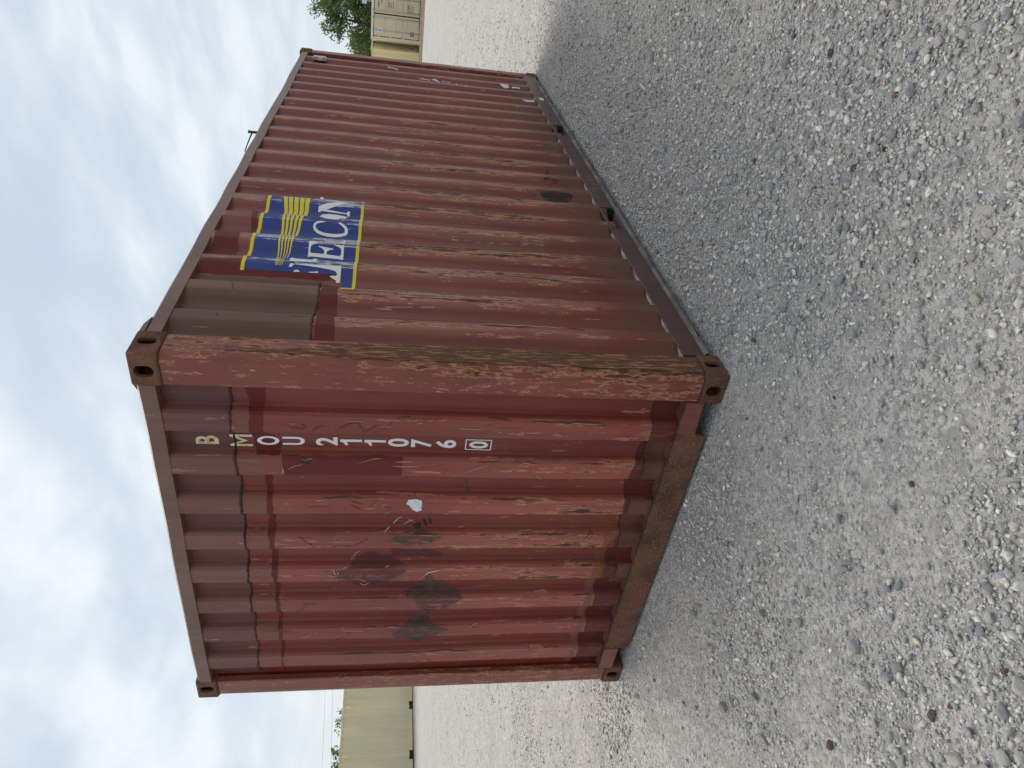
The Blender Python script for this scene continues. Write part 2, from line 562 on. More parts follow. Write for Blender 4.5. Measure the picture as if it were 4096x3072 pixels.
# stones: colour comes from a per-stone attribute
m, t, bs, out = newmat('gravel_stone')
cc = t.attr('tint', False)
nn = t.noise(t.objco(), 130, 4, 0.65)
t.put(bs.inputs['Base Color'], t.mix(t.step(nn, 0.38, 0.62), t.mix(0.34, cc, (0.12, 0.12, 0.12)), t.mix(0.12, cc, (0.85, 0.83, 0.78))))
bs.inputs['Roughness'].default_value = 0.9
bs.inputs['Specular IOR Level'].default_value = 0.2
bump(t, bs, nn, 0.5, 0.002)
M['stone'] = m


def one_stone_mat(name, cols):
    m, t, bs, out = newmat(name)
    oi = t.node('ShaderNodeObjectInfo')
    c = t.ramp(oi.outputs['Random'], cols)
    n1 = t.noise(t.objco(), 1.6, 6, 0.7)
    n2 = t.noise(t.objco(), 9, 4, 0.7)
    c = t.mix(t.math('MULTIPLY', t.step(n1, 0.4, 0.7), 0.45), c, (0.52, 0.51, 0.49))
    c = t.mix(t.math('MULTIPLY', t.step(n2, 0.52, 0.66), 0.35), c, (0.16, 0.16, 0.165))
    t.put(bs.inputs['Base Color'], c)
    bs.inputs['Roughness'].default_value = 0.9
    bump(t, bs, t.math('ADD', n1, t.math('MULTIPLY', n2, 0.4)), 0.6, 0.15)
    return m


M['bigstone'] = one_stone_mat('loose_grey_stone', [(0.0, (0.36, 0.36, 0.37)), (0.3, (0.53, 0.52, 0.50)), (0.6, (0.63, 0.60, 0.555)), (0.85, (0.72, 0.69, 0.63)), (1.0, (0.66, 0.57, 0.42))])
M['redstone'] = one_stone_mat('maroon_stone', [(0.0, (0.13, 0.045, 0.05)), (1.0, (0.19, 0.085, 0.085))])


def ico(sub, seed, flat=0.62, rough=0.20, cut=None):
    bm = bmesh.new()
    bmesh.ops.create_icosphere(bm, subdivisions=sub, radius=1.0)
    r = np.random.default_rng(seed)
    dirs = r.normal(size=(10, 3))
    dirs /= np.linalg.norm(dirs, axis=1)[:, None]
    offs = r.uniform(0.42, 0.82, 10)
    sc = np.array([1.0, r.uniform(0.68, 0.95), flat * r.uniform(0.8, 1.2)])
    for v in bm.verts:
        p = np.array(v.co)
        d = dirs @ p
        k = np.min(np.where(d > 0.05, offs / np.maximum(d, 0.05), 9.0))
        p = p * min(1.0, k) * (1 + r.uniform(-rough, rough) * 0.22)
        v.co = Vector(p * sc)
    if cut is not None:
        bmesh.ops.delete(bm, geom=[f for f in bm.faces if f.calc_center_median().z < cut], context='FACES')
    bm.verts.index_update()
    vv = np.array([v.co[:] for v in bm.verts])
    ff = []
    for f in bm.faces:
        ff.append([v.index for v in f.verts])
    bm.free()
    used = np.unique(np.array(ff))
    remap = -np.ones(len(vv), int)
    remap[used] = np.arange(len(used))
    return vv[used], remap[np.array(ff)]


def sector(n, rmin, rmax, power):
    """points in front of the camera, density falling with distance"""
    u = rng.random(n)
    e = 2.0 - power
    r = (rmin ** e + u * (rmax ** e - rmin ** e)) ** (1 / e)
    a = YAW + rng.uniform(-R(47), R(47), n)
    return CAM[0] + np.sin(a) * r, CAM[1] + np.cos(a) * r


def clear(x, y):
    return ~((x > -2.46) & (x < 0.012) & (y > -0.012) & (y < 6.08))


def clump(x, y):
    c = 0.68 * vnoise(x * 1.15 + 3, y * 1.15, 21) + 0.32 * vnoise(x * 4.2, y * 4.2, 22)
    c = np.clip((c - 0.5) * 1.35 + 0.5, 0, 1)
    along = smooth01((x * 0.82 + y * 0.57 + 0.9) / 2.4)   # coarser towards the right of the yard
    return c * 0.75 + 0.35 * along


PALETTE = np.array((1.14, 1.09, 1.01)) * np.array([(0.24, 0.25, 0.275), (0.35, 0.355, 0.37), (0.45, 0.45, 0.45), (0.52, 0.515, 0.50), (0.62, 0.61, 0.59), (0.71, 0.70, 0.68), (0.58, 0.53, 0.42), (0.17, 0.07, 0.075)])
PROB = np.array([0.06, 0.14, 0.22, 0.25, 0.20, 0.10, 0.06, 0.003])
GV, GF, GT = [], [], []
gbase = 0


def scatter(n, rmin, rmax, power, smin, smax, protos, keep, sink):
    global gbase
    x, y = sector(n, rmin, rmax, power)
    ok = clear(x, y) & (rng.random(n) < keep(clump(x, y)))
    x, y = x[ok], y[ok]
    n = len(x)
    s = smin * (smax / smin) ** (rng.random(n) ** 1.7)
    z = gh(x, y) + s * sink
    rot = rng.uniform(0, 2 * np.pi, n)
    tilt = rng.normal(0, 0.22, (n, 2))
    tint = PALETTE[rng.choice(len(PALETTE), n, p=PROB / PROB.sum())] * rng.uniform(0.72, 1.24, (n, 1))
    which = rng.integers(0, len(protos), n)
    for k, (pv, pf) in enumerate(protos):
        i = np.where(which == k)[0]
        if not len(i):
            continue
        P = pv[None] * s[i][:, None, None]
        cr, sr = np.cos(rot[i])[:, None], np.sin(rot[i])[:, None]
        X = P[:, :, 0] * cr - P[:, :, 1] * sr
        Y = P[:, :, 0] * sr + P[:, :, 1] * cr
        Z = P[:, :, 2] + X * tilt[i, 0][:, None] + Y * tilt[i, 1][:, None]
        V = np.stack([X + x[i][:, None], Y + y[i][:, None], Z + z[i][:, None]], -1)
        nv = pv.shape[0]
        F = pf[None] + (np.arange(len(i)) * nv)[:, None, None] + gbase
        GV.append(V.reshape(-1, 3))
        GF.append(F.reshape(-1, 3))
        GT.append(np.repeat(tint[i], nv, 0))
        gbase += nv * len(i)
    return n


P8 = [ico(1, 100 + k, 0.7, 0.6, cut=-0.15) for k in range(6)]
P20 = [ico(1, 200 + k, 0.66, 0.5, cut=-0.45) for k in range(8)]
P80 = [ico(2, 300 + k, 0.66, 0.4, cut=-0.45) for k in range(10)]
n1 = scatter(105000, 1.0, 6.0, 1.0, 0.0032, 0.0068, P8, lambda c: np.clip(0.15 + c * 0.95, 0, 1), 0.30)
n2 = scatter(116000, 1.0, 9.0, 0.85, 0.0060, 0.0130, P20, lambda c: np.clip((c - 0.25) * 1.9, 0.05, 1), 0.36)
n3 = scatter(19000, 1.0, 7.5, 0.75, 0.0110, 0.0200, P80, lambda c: np.clip((c - 0.36) * 2.6, 0.04, 1), 0.38)
n4 = scatter(16000, 7.0, 22.0, 0.6, 0.0110, 0.0230, P8, lambda c: np.clip((c - 0.2) * 2.0, 0.1, 1), 0.25)
GV = np.concatenate(GV)
GF = np.concatenate(GF)
GT = np.concatenate(GT)
me = bpy.data.meshes.new('gravel')
me.vertices.add(len(GV))
me.vertices.foreach_set('co', GV.astype(np.float32).ravel())
me.loops.add(GF.size)
me.loops.foreach_set('vertex_index', GF.astype(np.int32).ravel())
me.polygons.add(len(GF))
me.polygons.foreach_set('loop_start', np.arange(0, GF.size, 3, dtype=np.int32))
me.update(calc_edges=True)
a = me.attributes.new('tint', 'FLOAT_COLOR', 'POINT')
a.data.foreach_set('color', np.c_[GT, np.ones(len(GT))].astype(np.float32).ravel())
gravel = link('gravel', me, M['stone'], ground)
tag(gravel, 'loose crushed grey gravel lying over the packed yard', kind='stuff')
print('gravel stones', n1, n2, n3, n4, 'tris', len(GF))

# the largest loose stones, one by one
stone_meshes = []
for k in range(12):
    vv, ff = ico(3, 400 + k, 0.72, 0.05)
    mm = mesh('stone', vv, [tuple(f) for f in ff])
    mm.materials.append(M['bigstone'])
    stone_meshes.append(mm)
red_meshes = []
for k in range(3):
    mm = stone_meshes[k + 4].copy()
    mm.materials.clear()
    mm.materials.append(M['redstone'])
    red_meshes.append(mm)


def put_stone(x, y, s, me_):
    o = bpy.data.objects.new('stone', me_)
    COL.objects.link(o)
    o.parent = ground
    o.location = (x, y, float(gh(x, y)) + s * 0.36)
    o.rotation_euler = (random.uniform(-.25, .25), random.uniform(-.25, .25), random.uniform(0, 6.28))
    o.scale = (s, s * random.uniform(0.85, 1.1), s * random.uniform(0.8, 1.15))


def on_ground(px, py):
    d = pix_ray(px, py)
    p = CAM + d * (-CAM[2] / d[2])
    return p[0], p[1]


taken = []
# maroon stones where the photograph shows them
for px, py, s in [(3318, 212, .019), (3778, 230, .011), (3413, 676, .017), (3008, 642, .013), (3535, 595, .012), (2817, 672, .010), (2635, 1012, .014), (3160, 1063, .010), (3228, 1204, .012), (3016, 1363, .018), (3266, 1138, .008), (3620, 817, .008), (3715, 2862, .021), (3300, 2980, .020), (3790, 2822, .016), (4010, 2690, .014), (3622, 1936, .012), (3320, 1590, .010), (2985, 1675, .010), (2905, 1768, .009), (3545, 1432, .008)]:
    x, y = on_ground(px, py)
    put_stone(x, y, s, random.choice(red_meshes))
    taken.append((x, y, s))
tries = 0
while len(taken) < 300 and tries < 60000:
    tries += 1
    px, py = random.uniform(2300, 4250), random.uniform(-150, 3220)
    x, y = on_ground(px, py)
    if not clear(np.array(x), np.array(y)) or (-2.5 < x < 0.05 and -0.06 < y < 6.1):
        continue
    cv = float(clump(x, y))
    if random.random() > max(0.08, (cv - 0.30) * 1.8):
        continue
    s = random.choice([.017, .018, .018, .019, .020, .021, .022, .024, .026, .029])
    if any((x - a) ** 2 + (y - b) ** 2 < (s + c) ** 2 * 1.1 for a, b, c in taken):
        continue
    put_stone(x, y, s, random.choice(stone_meshes))
    taken.append((x, y, s))

# ------------------------------------------------------------------ the red shipping container
L, W, H = 6.058, 2.438, 2.591
PS, OUT_S, WEB_S, DEP_S, Y0S, NS = 0.2822, 0.072, 0.068, 0.036, 0.312, 20       # side corrugation
PE, OUT_E, WEB_E, DEP_E, X0E, NE = 0.251, 0.108, 0.022, 0.050, 0.300, 8         # end corrugation (measured along -x)
XO, YO = -0.012, 0.010                                                          # outer planes


def profile(start, p, out_, web, dep, n, lo, hi):
    """list of (s, depth, wear) along a corrugated wall; chamfered bends"""
    pts = [(lo, dep, 0.0)]
    c = min(0.006, web * 0.25)
    for k in range(n):
        a = start + k * p
        b = a + out_
        e = c * dep / web
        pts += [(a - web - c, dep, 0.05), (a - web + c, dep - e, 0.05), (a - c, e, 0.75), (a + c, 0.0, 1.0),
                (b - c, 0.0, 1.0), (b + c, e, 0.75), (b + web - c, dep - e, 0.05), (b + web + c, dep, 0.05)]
    pts.append((hi, dep, 0.0))
    return [q for q in pts if lo <= q[0] <= hi]


PRO_S = profile(Y0S, PS, OUT_S, WEB_S, DEP_S, NS, 0.150, L - 0.150)
PRO_E = profile(X0E, PE, OUT_E, WEB_E, DEP_E, NE, 0.140, W - 0.140)
S_S, D_S, W_S = map(np.array, zip(*PRO_S))
S_E, D_E, W_E = map(np.array, zip(*PRO_E))
ridge_gain_s = np.array([0.55, 0.75, 0.7, 0.95, 0.8, 0.9, 0.85, 0.6, 0.75, 0.9, 0.7, 0.85, 0.8, 0.55, 0.5, 0.45, 0.4, 0.35, 0.3, 0.3])
ridge_gain_e = np.array([0.55, 0.75, 0.95, 1.0, 0.95, 0.7, 0.5, 0.6])


def dent(s, z, seed, amp):
    return (vnoise(s * 1.6, z * 1.3, seed) - 0.5) * amp + (vnoise(s * 5, z * 1.1, seed + 5) - 0.5) * amp * 0.5


ZR_S = np.linspace(0.120, 2.507, 34)
ZR_E = np.linspace(0.120, 2.507, 34)


def surf_side(s, z, off=0.0):
    s = np.asarray(s, float)
    z = np.asarray(z, float)
    return np.stack([XO - np.interp(s, S_S, D_S) + off + dent(s, z, 41, 0.010), s, z], -1)


def surf_end(s, z, off=0.0):
    s = np.asarray(s, float)
    z = np.asarray(z, float)
    return np.stack([-s, YO + np.interp(s, S_E, D_E) - off - dent(s, z, 61, 0.010), z], -1)


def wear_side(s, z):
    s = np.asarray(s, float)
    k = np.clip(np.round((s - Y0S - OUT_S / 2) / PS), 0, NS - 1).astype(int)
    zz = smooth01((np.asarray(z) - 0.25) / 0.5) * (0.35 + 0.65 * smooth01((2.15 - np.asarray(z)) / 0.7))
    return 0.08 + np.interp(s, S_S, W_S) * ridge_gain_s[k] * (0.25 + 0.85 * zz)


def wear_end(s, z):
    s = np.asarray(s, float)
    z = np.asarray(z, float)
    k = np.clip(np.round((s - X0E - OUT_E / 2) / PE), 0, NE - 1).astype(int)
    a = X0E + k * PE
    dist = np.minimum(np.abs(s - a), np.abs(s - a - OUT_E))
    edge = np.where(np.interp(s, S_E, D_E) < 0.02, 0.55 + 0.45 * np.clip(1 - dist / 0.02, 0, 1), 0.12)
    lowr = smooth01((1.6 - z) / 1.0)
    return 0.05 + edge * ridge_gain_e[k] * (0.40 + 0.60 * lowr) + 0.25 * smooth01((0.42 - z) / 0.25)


def wall(name, S, ZR, surf, wear, mat, parent, extra=()):
    s = np.unique(np.concatenate([S, np.asarray(extra)])) if len(extra) else S
    SS, ZZ = np.meshgrid(s, ZR)
    V = surf(SS, ZZ).reshape(-1, 3)
    n = len(s)
    F = [(j * n + i, j * n + i + 1, (j + 1) * n + i + 1, (j + 1) * n + i) for j in range(len(ZR) - 1) for i in range(n - 1)]
    return link(name, mesh(name, V, F, {'wear': wear(SS, ZZ).ravel()}), mat, parent)


box = empty('shipping_container')
tag(box, 'worn dark red corrugated shipping container with rusty corners and a blue and yellow logo', 'container')
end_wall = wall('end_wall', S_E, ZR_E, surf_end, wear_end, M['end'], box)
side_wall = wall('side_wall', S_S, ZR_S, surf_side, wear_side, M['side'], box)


def conform(polys, name, mat, which, off=0.0009, parent=None, tris=None):
    """lay flat outlines (s, z) on to a corrugated wall: cut along every bend, then follow the steel"""
    S, ZR, surf, wear, par = ((S_S, ZR_S, surf_side, wear_side, side_wall), (S_E, ZR_E, surf_end, wear_end, end_wall))[which == 'end']
    bm = bmesh.new()
    if tris is not None:
        tv, tf = tris
        vv = [bm.verts.new((p[0], p[1], 0)) for p in tv]
        for f in tf:
            try:
                bm.faces.new([vv[i] for i in f])
            except ValueError:
                pass
    for poly in polys:
        tri = tessellate_polygon([[Vector((p[0], p[1], 0)) for p in poly]])
        vv = [bm.verts.new((p[0], p[1], 0)) for p in poly]
        for f in tri:
            try:
                bm.faces.new([vv[i] for i in f])
            except ValueError:
                pass
    if not bm.verts:
        bm.free()
        return None
    xs = [v.co.x for v in bm.verts]
    zs = [v.co.y for v in bm.verts]
    for c in S[(S > min(xs) + 1e-5) & (S < max(xs) - 1e-5)]:
        bmesh.ops.bisect_plane(bm, geom=bm.verts[:] + bm.edges[:] + bm.faces[:], plane_co=(c, 0, 0), plane_no=(1, 0, 0), dist=1e-6)
    for c in ZR[(ZR > min(zs) + 1e-5) & (ZR < max(zs) - 1e-5)]:
        bmesh.ops.bisect_plane(bm, geom=bm.verts[:] + bm.edges[:] + bm.faces[:], plane_co=(0, c, 0), plane_no=(0, 1, 0), dist=1e-6)
    bm.verts.index_update()
    s = np.array([v.co.x for v in bm.verts])
    z = np.array([v.co.y for v in bm.verts])
    P = surf(s, z, off)
    # push along the local slope as well so that steep webs keep their clearance
    F = [[v.index for v in f.verts] for f in bm.faces]
    bm.free()
    ds = 0.0015
    slope = (np.interp(s + ds, S, D_S if which != 'end' else D_E) - np.interp(s - ds, S, D_S if which != 'end' else D_E)) / (2 * ds)
    extra = off * (np.sqrt(1 + slope ** 2) - 1)
    if which == 'end':
        P[:, 1] -= extra
    else:
        P[:, 0] += extra
    me_ = mesh(name, P, F, {'wear': wear(s, z)})
    bm2 = bmesh.new()
    bm2.from_mesh(me_)
    want = Vector((0, -1, 0)) if which == 'end' else Vector((1, 0, 0))
    for f in bm2.faces:
        f.normal_update()
        if f.normal.dot(want) < 0:
            f.normal_flip()
    bm2.to_mesh(me_)
    bm2.free()
    return link(name, me_, mat, parent or par)


def ragged(poly, step=0.03, amp=0.008, seed=0):
    r = random.Random(seed)
    out_ = []
    for i, p in enumerate(poly):
        q = poly[(i + 1) % len(poly)]
        n = max(1, int(math.hypot(q[0] - p[0], q[1] - p[1]) / step))
        for k in range(n):
            u = k / n
            j = amp if k else amp * 0.3
            out_.append((p[0] + (q[0] - p[0]) * u + r.uniform(-j, j), p[1] + (q[1] - p[1]) * u + r.uniform(-j, j)))
    return out_


def hit(px, py, which):
    """where the line of sight of a photo pixel meets the corrugated wall"""
    d = pix_ray(px, py)
    best = None
    if which == 'end':
        Sx, Dy = -S_E, YO + D_E
        A = np.stack([Sx, Dy], 1)
    else:
        A = np.stack([XO - D_S, S_S], 1)
    p0, q0 = A[:-1], A[1:]
    e = q0 - p0
    den = d[0] * (-e[:, 1]) + d[1] * e[:, 0]
    den = np.where(np.abs(den) < 1e-12, 1e-12, den)
    rx, ry = p0[:, 0] - CAM[0], p0[:, 1] - CAM[1]
    tt = (rx * (-e[:, 1]) + ry * e[:, 0]) / den
    uu = (d[0] * ry - d[1] * rx) / den
    ok = (uu > -1e-6) & (uu < 1 + 1e-6) & (tt > 0)
    if not ok.any():
        return None
    tm = tt[ok].min()
    P = CAM + d * tm
    return ((-P[0]) if which == 'end' else P[1], P[2])


CROP = dict(A=(400, 1200, 2212 / 1200), B=(1600, 1200, 2212 / 1400), C=(600, 2000, 2212 / 1200), D=(1700, 1900, 2212 / 1200), E=(900, 600, 2.212), F=(1800, 600, 2212 / 1200), G=(1000, 0, 2212 / 1200), K=(930, 760, 2172 / 550), U=(0, 0, 2212 / 4096))


def tr(k, pts, which):
    a = CROP[k]
    r = [hit(a[0] + x / a[2], a[1] + y / a[2], which) for x, y in pts]
    return [q for q in r if q]


def stroke(pts, wd):
    """polyline -> outline of a tapering stroke"""
    n = len(pts)
    lft, rgt = [], []
    for i, p in enumerate(pts):
        a, b = pts[max(0, i - 1)], pts[min(n - 1, i + 1)]
        dx, dz = b[0] - a[0], b[1] - a[1]
        l = math.hypot(dx, dz) or 1
        h = wd / 2 * (0.35 if i in (0, n - 1) else 1.0)
        lft.append((p[0] - dz / l * h, p[1] + dx / l * h))
        rgt.append((p[0] + dz / l * h, p[1] - dx / l * h))
    return lft + rgt[::-1]


# --- repairs on the end wall: welded-in upper panel, touch-up bands
def weld_line(name, pts2, which, rad, parent):
    S_ = S_E if which == 'end' else S_S
    dense = []
    for i in range(len(pts2) - 1):
        (a, b), (c, d) = pts2[i], pts2[i + 1]
        n = max(2, int(math.hypot(c - a, d - b) / 0.012))
        dense += [(a + (c - a) * k / n, b + (d - b) * k / n) for k in range(n)]
    s0 = min(p[0] for p in pts2)
    s1 = max(p[0] for p in pts2)
    if s1 - s0 > 0.05:
        for c in S_[(S_ > s0) & (S_ < s1)]:
            dense.append((c, float(np.interp(c, *zip(*sorted((p[0], p[1]) for p in pts2))))))
        dense.sort()
    r = random.Random(len(pts2))
    P, rr = [], []
    for s, z in dense:
        q = (surf_end if which == 'end' else surf_side)(s, z + r.uniform(-.0025, .0025), 0.002)
        P.append(q)
        rr.append(rad * r.uniform(0.6, 1.35))
    return MB().tube(P, rr, 6).build(name, M['weld'], parent, True)


ZW = 2.225
conform([[(0.157, ZW), (2.285, ZW), (2.285, 2.506), (0.157, 2.506)]], 'insert_panel', M['insert'], 'end', 0.0012)['label'] = 'weathered purple brown insert panel welded across the top'
weld_line('weld_seam', [(0.158, 2.222), (0.30, 2.222), (0.42, 2.229), (0.55, 2.224), (0.70, 2.215), (0.94, 2.220), (1.19, 2.221), (1.43, 2.231), (1.70, 2.230), (1.94, 2.223), (2.21, 2.238), (2.285, 2.236)], 'end', 0.0055, end_wall)
# rust bleeding and pale scrubbed paint just under the seam, on the ridges
for k in range(NE):
    a = X0E + k * PE
    b0 = 2.145 if k < 1 else 2.105 - 0.003 * k
    conform([ragged([(a - 0.015, b0), (a + OUT_E + 0.015, b0), (a + OUT_E + 0.015, 2.212), (a - 0.015, 2.212)], 0.02, 0.005, k)], 'scrubbed_paint', M['tan_rust'], 'end', 0.0011)
conform([ragged([(0.16, 2.07), (0.31, 2.085), (0.44, 2.085), (0.50, 2.02), (0.545, 2.03), (0.545, 2.13), (0.44, 2.15), (0.31, 2.14), (0.16, 2.16)], 0.03, 0.006, 2)], 'touch_up_band', M['maroon'], 'end', 0.0014)
conform([ragged([(0.66, 2.075), (1.25, 2.08), (1.9, 2.085), (2.27, 2.09), (2.27, 2.100), (1.9, 2.105), (1.25, 2.11), (0.66, 2.105)], 0.03, 0.006, 3)], 'touch_up_band', M['maroon'], 'end', 0.0014)
conform([ragged([(0.543, 1.475), (0.662, 1.475), (0.662, 2.01), (0.543, 2.02)], 0.05, 0.003, 4)], 'touch_up_patch', M['maroon'], 'end', 0.0013)
# touch-up along the foot of the wall
conform([ragged([(0.16, 0.16), (2.28, 0.16), (2.28, 0.335), (1.92, 0.335), (1.73, 0.335), (1.40, 0.34), (1.17, 0.37), (1.05, 0.30), (0.64, 0.345), (0.40, 0.30), (0.16, 0.31)], 0.06, 0.004, 5)], 'base_band', M['maroon_lo'], 'end', 0.0010)
conform([ragged([(1.0, 0.31), (1.45, 0.335), (1.45, 0.395), (1.0, 0.372)], 0.05, 0.004, 6)], 'primer_band', M['orange_band'], 'end', 0.0016)
conform([ragged([(1.45, 0.345), (2.28, 0.35), (2.28, 0.385), (1.45, 0.392)], 0.05, 0.004, 7)], 'faded_band', M['pinkish'], 'end', 0.0016)
for (x0, x1, z1, sd) in ((0.44, 0.66, 0.285, 11), (0.80, 1.16, 0.30, 12), (1.30, 1.50, 0.26, 13)):
    conform([ragged([(x0, 0.155), (x1, 0.155), (x1, z1), (x0, z1)], 0.03, 0.004, sd)], 'rust_patch', M['patch_rust'], 'end', 0.0020)
    weld_line('weld_seam', [(x0, z1), (x1, z1 - 0.004)], 'end', 0.0045, end_wall)

# placard remains (no print left on them)
for nm, pts, mt in (('placard_residue', [(875, 1283), (900, 1262), (925, 1237), (960, 1255), (1000, 1290), (965, 1312), (925, 1330), (900, 1305)], 'residue'),
                    ('placard_residue', [(845, 1370), (878, 1340), (905, 1318), (930, 1340), (968, 1360), (935, 1374), (910, 1385), (880, 1378)], 'residue'),
                    ('placard_residue', [(845, 1163), (860, 1150), (890, 1140), (930, 1150), (955, 1160), (915, 1174), (880, 1182)], 'residue'),
                    ('purple_residue', [(715, 1240), (760, 1212), (800, 1190), (850, 1205), (890, 1225), (845, 1250), (800, 1268), (755, 1256)], 'purple')):
    q = tr('U', pts, 'end')
    conform([ragged(q, 0.03, 0.007, len(pts))], nm, M[mt], 'end', 0.0016)
conform([ragged(tr('C', [(1780, 350), (2120, 370), (2165, 395), (2100, 412), (1780, 405)], 'end'), 0.03, 0.004, 1)], 'tape_residue', M['purple'], 'end', 0.0014)
conform([ragged(tr('C', [(1640, 595), (2050, 600), (2120, 625), (2040, 650), (1640, 640)], 'end'), 0.03, 0.004, 1)], 'tape_residue', M['purple'], 'end', 0.0014)
conform([ragged(tr('C', [(1890, 30), (1905, 0), (1960, -8), (2005, 8), (2000, 55), (2005, 75), (1965, 85), (1935, 70), (1915, 45)], 'end'), 0.02, 0.003, 3)], 'torn_sticker', M['paper'], 'end', 0.0022)
whites = []
for k, pts, wd in (('C', [(1728, 230), (1765, 190), (1800, 160), (1835, 125), (1865, 122)], .009), ('C', [(1870, 172), (1900, 155), (1950, 138)], .007), ('C', [(1890, 120), (1915, 140), (1955, 160)], .006),
                   ('C', [(1350, 505), (1365, 545), (1390, 545), (1378, 515)], .010), ('C', [(1390, 510), (1450, 488)], .008), ('C', [(1485, 430), (1520, 385), (1550, 368)], .006),
                   ('C', [(1545, 600), (1570, 622), (1600, 612), (1615, 598)], .007), ('C', [(1735, 490), (1762, 470)], .008), ('C', [(1820, 498), (1850, 500), (1860, 488), (1900, 490)], .007),
                   ('C', [(2010, 560), (2050, 530), (2110, 515), (2180, 505)], .012), ('C', [(1480, 575), (1560, 572)], .004), ('C', [(1620, 575), (1735, 563)], .004),
                   ('A', [(1345, 1240), (1352, 1262), (1340, 1280)], .008)):
    whites.append(stroke(tr(k, pts, 'end'), wd * 0.62))
for q in whites:
    conform([q], 'sticker_scrap', M['scrap'], 'end', 0.0026)


# --- container number, one character after another down the second recess
def glyph(ch, s0, s1, z0, z1, name, mat, which, off=0.0012, flip=True):
    cu = bpy.data.curves.new('g', 'FONT')
    cu.body = ch
    cu.resolution_u = 4
    cu.offset = 0.026
    ob = bpy.data.objects.new('g', cu)
    COL.objects.link(ob)
    dg = bpy.context.evaluated_depsgraph_get()
    dg.update()
    me_ = bpy.data.meshes.new_from_object(ob.evaluated_get(dg))
    vv = np.array([v.co[:] for v in me_.vertices])
    ff = [tuple(p.vertices) for p in me_.polygons]
    bpy.data.objects.remove(ob)
    bpy.data.curves.remove(cu)
    bpy.data.meshes.remove(me_)
    lo, hi = vv.min(0), vv.max(0)
    u = (vv[:, 0] - lo[0]) / (hi[0] - lo[0])
    v = (vv[:, 1] - lo[1]) / (hi[1] - lo[1])
    s = (s1 - u * (s1 - s0)) if which == 'end' else (s0 + u * (s1 - s0))
    return conform([], name, mat, which, off, tris=(np.c_[s, z0 + v * (z1 - z0)], ff))


ct = 0.488
for ch, zt, hw in (('B', 2.392, .025), ('M', 2.246, .034), ('O', 2.130, .026), ('U', 2.018, .024), ('2', 1.872, .025), ('1', 1.762, .012), ('1', 1.652, .012), ('0', 1.545, .025), ('7', 1.437, .025), ('6', 1.322, .025), ('0', 1.162, .022)):
    hgt = 0.098 if zt > 1.2 else 0.090
    if ch == 'M':
        zb_, st_ = zt - hgt, .013
        a_, b_ = ct + hw, ct - hw
        for pts in ([(a_, zb_), (a_ - st_, zb_), (a_ - st_, zt - .030), (ct, zt - .078), (b_ + st_, zt - .030), (b_ + st_, zb_), (b_, zb_), (b_, zt), (b_ + st_ * .9, zt), (ct, zt - .052), (a_ - st_ * .9, zt), (a_, zt)],):
            conform([pts], 'letter', M['white_rust'], 'end', 0.0034)
        continue
    if ch == '1':
        z0_ = zt - hgt
        conform([[(ct - .013, z0_), (ct + .001, z0_), (ct + .001, zt - .030), (ct + .022, zt - .036), (ct + .022, zt - .024), (ct + .006, zt - .014), (ct + .001, zt), (ct - .013, zt)]], 'letter', M['white'], 'end', 0.0018)
        continue
    glyph(ch, ct - hw, ct + hw, zt - hgt, zt, 'letter', M['white_rust'] if zt > 2.2 else M['white'], 'end', 0.0034 if zt > 2.14 else 0.0018)
for a, b, c, d in ((.456, .520, 1.176, 1.181), (.456, .520, 1.055, 1.060), (.456, .4605, 1.060, 1.176), (.5155, .520, 1.060, 1.176)):
    conform([[(a, c), (b, c), (b, d), (a, d)]], 'check_digit_frame', M['white'], 'end', 0.0018)

# --- scratches and gouges on the end wall ridges
r = random.Random(5)
pale, darks = [], []
for k in range(NE):
    a = X0E + k * PE
    for i in range(int(8 + 10 * ridge_gain_e[k])):
        s = a + r.uniform(0.004, OUT_E - 0.004)
        z = r.uniform(0.30, 2.0)
        ln = r.choice([0.02, 0.03, 0.05, 0.08, 0.12])
        ang = r.choice([math.pi / 2] * 3 + [r.uniform(0.6, 2.5)])
        n = 4
        pts = [(min(a + OUT_E, max(a, s + math.cos(ang) * ln * (i2 / n - .5) + r.uniform(-.004, .004))), z + math.sin(ang) * ln * (i2 / n - .5)) for i2 in range(n + 1)]
        (pale if r.random() < 0.5 else darks).append(stroke(pts, r.uniform(0.002, 0.005)))
    # dark rust lines along the bent edges
    for e in (a, a + OUT_E):
        for i in range(int(5 * ridge_gain_e[k]) + 1):
            z = r.uniform(0.3, 1.75)
            ln = r.uniform(0.06, 0.28)
            pts = [(e + r.uniform(-.004, .004), z + ln * j / 6) for j in range(7)]
            darks.append(stroke(pts, r.uniform(0.002, 0.006)))
            if r.random() < 0.5:
                pale.append(stroke([(p[0] + .006, p[1] + .01) for p in pts[:5]], 0.003))
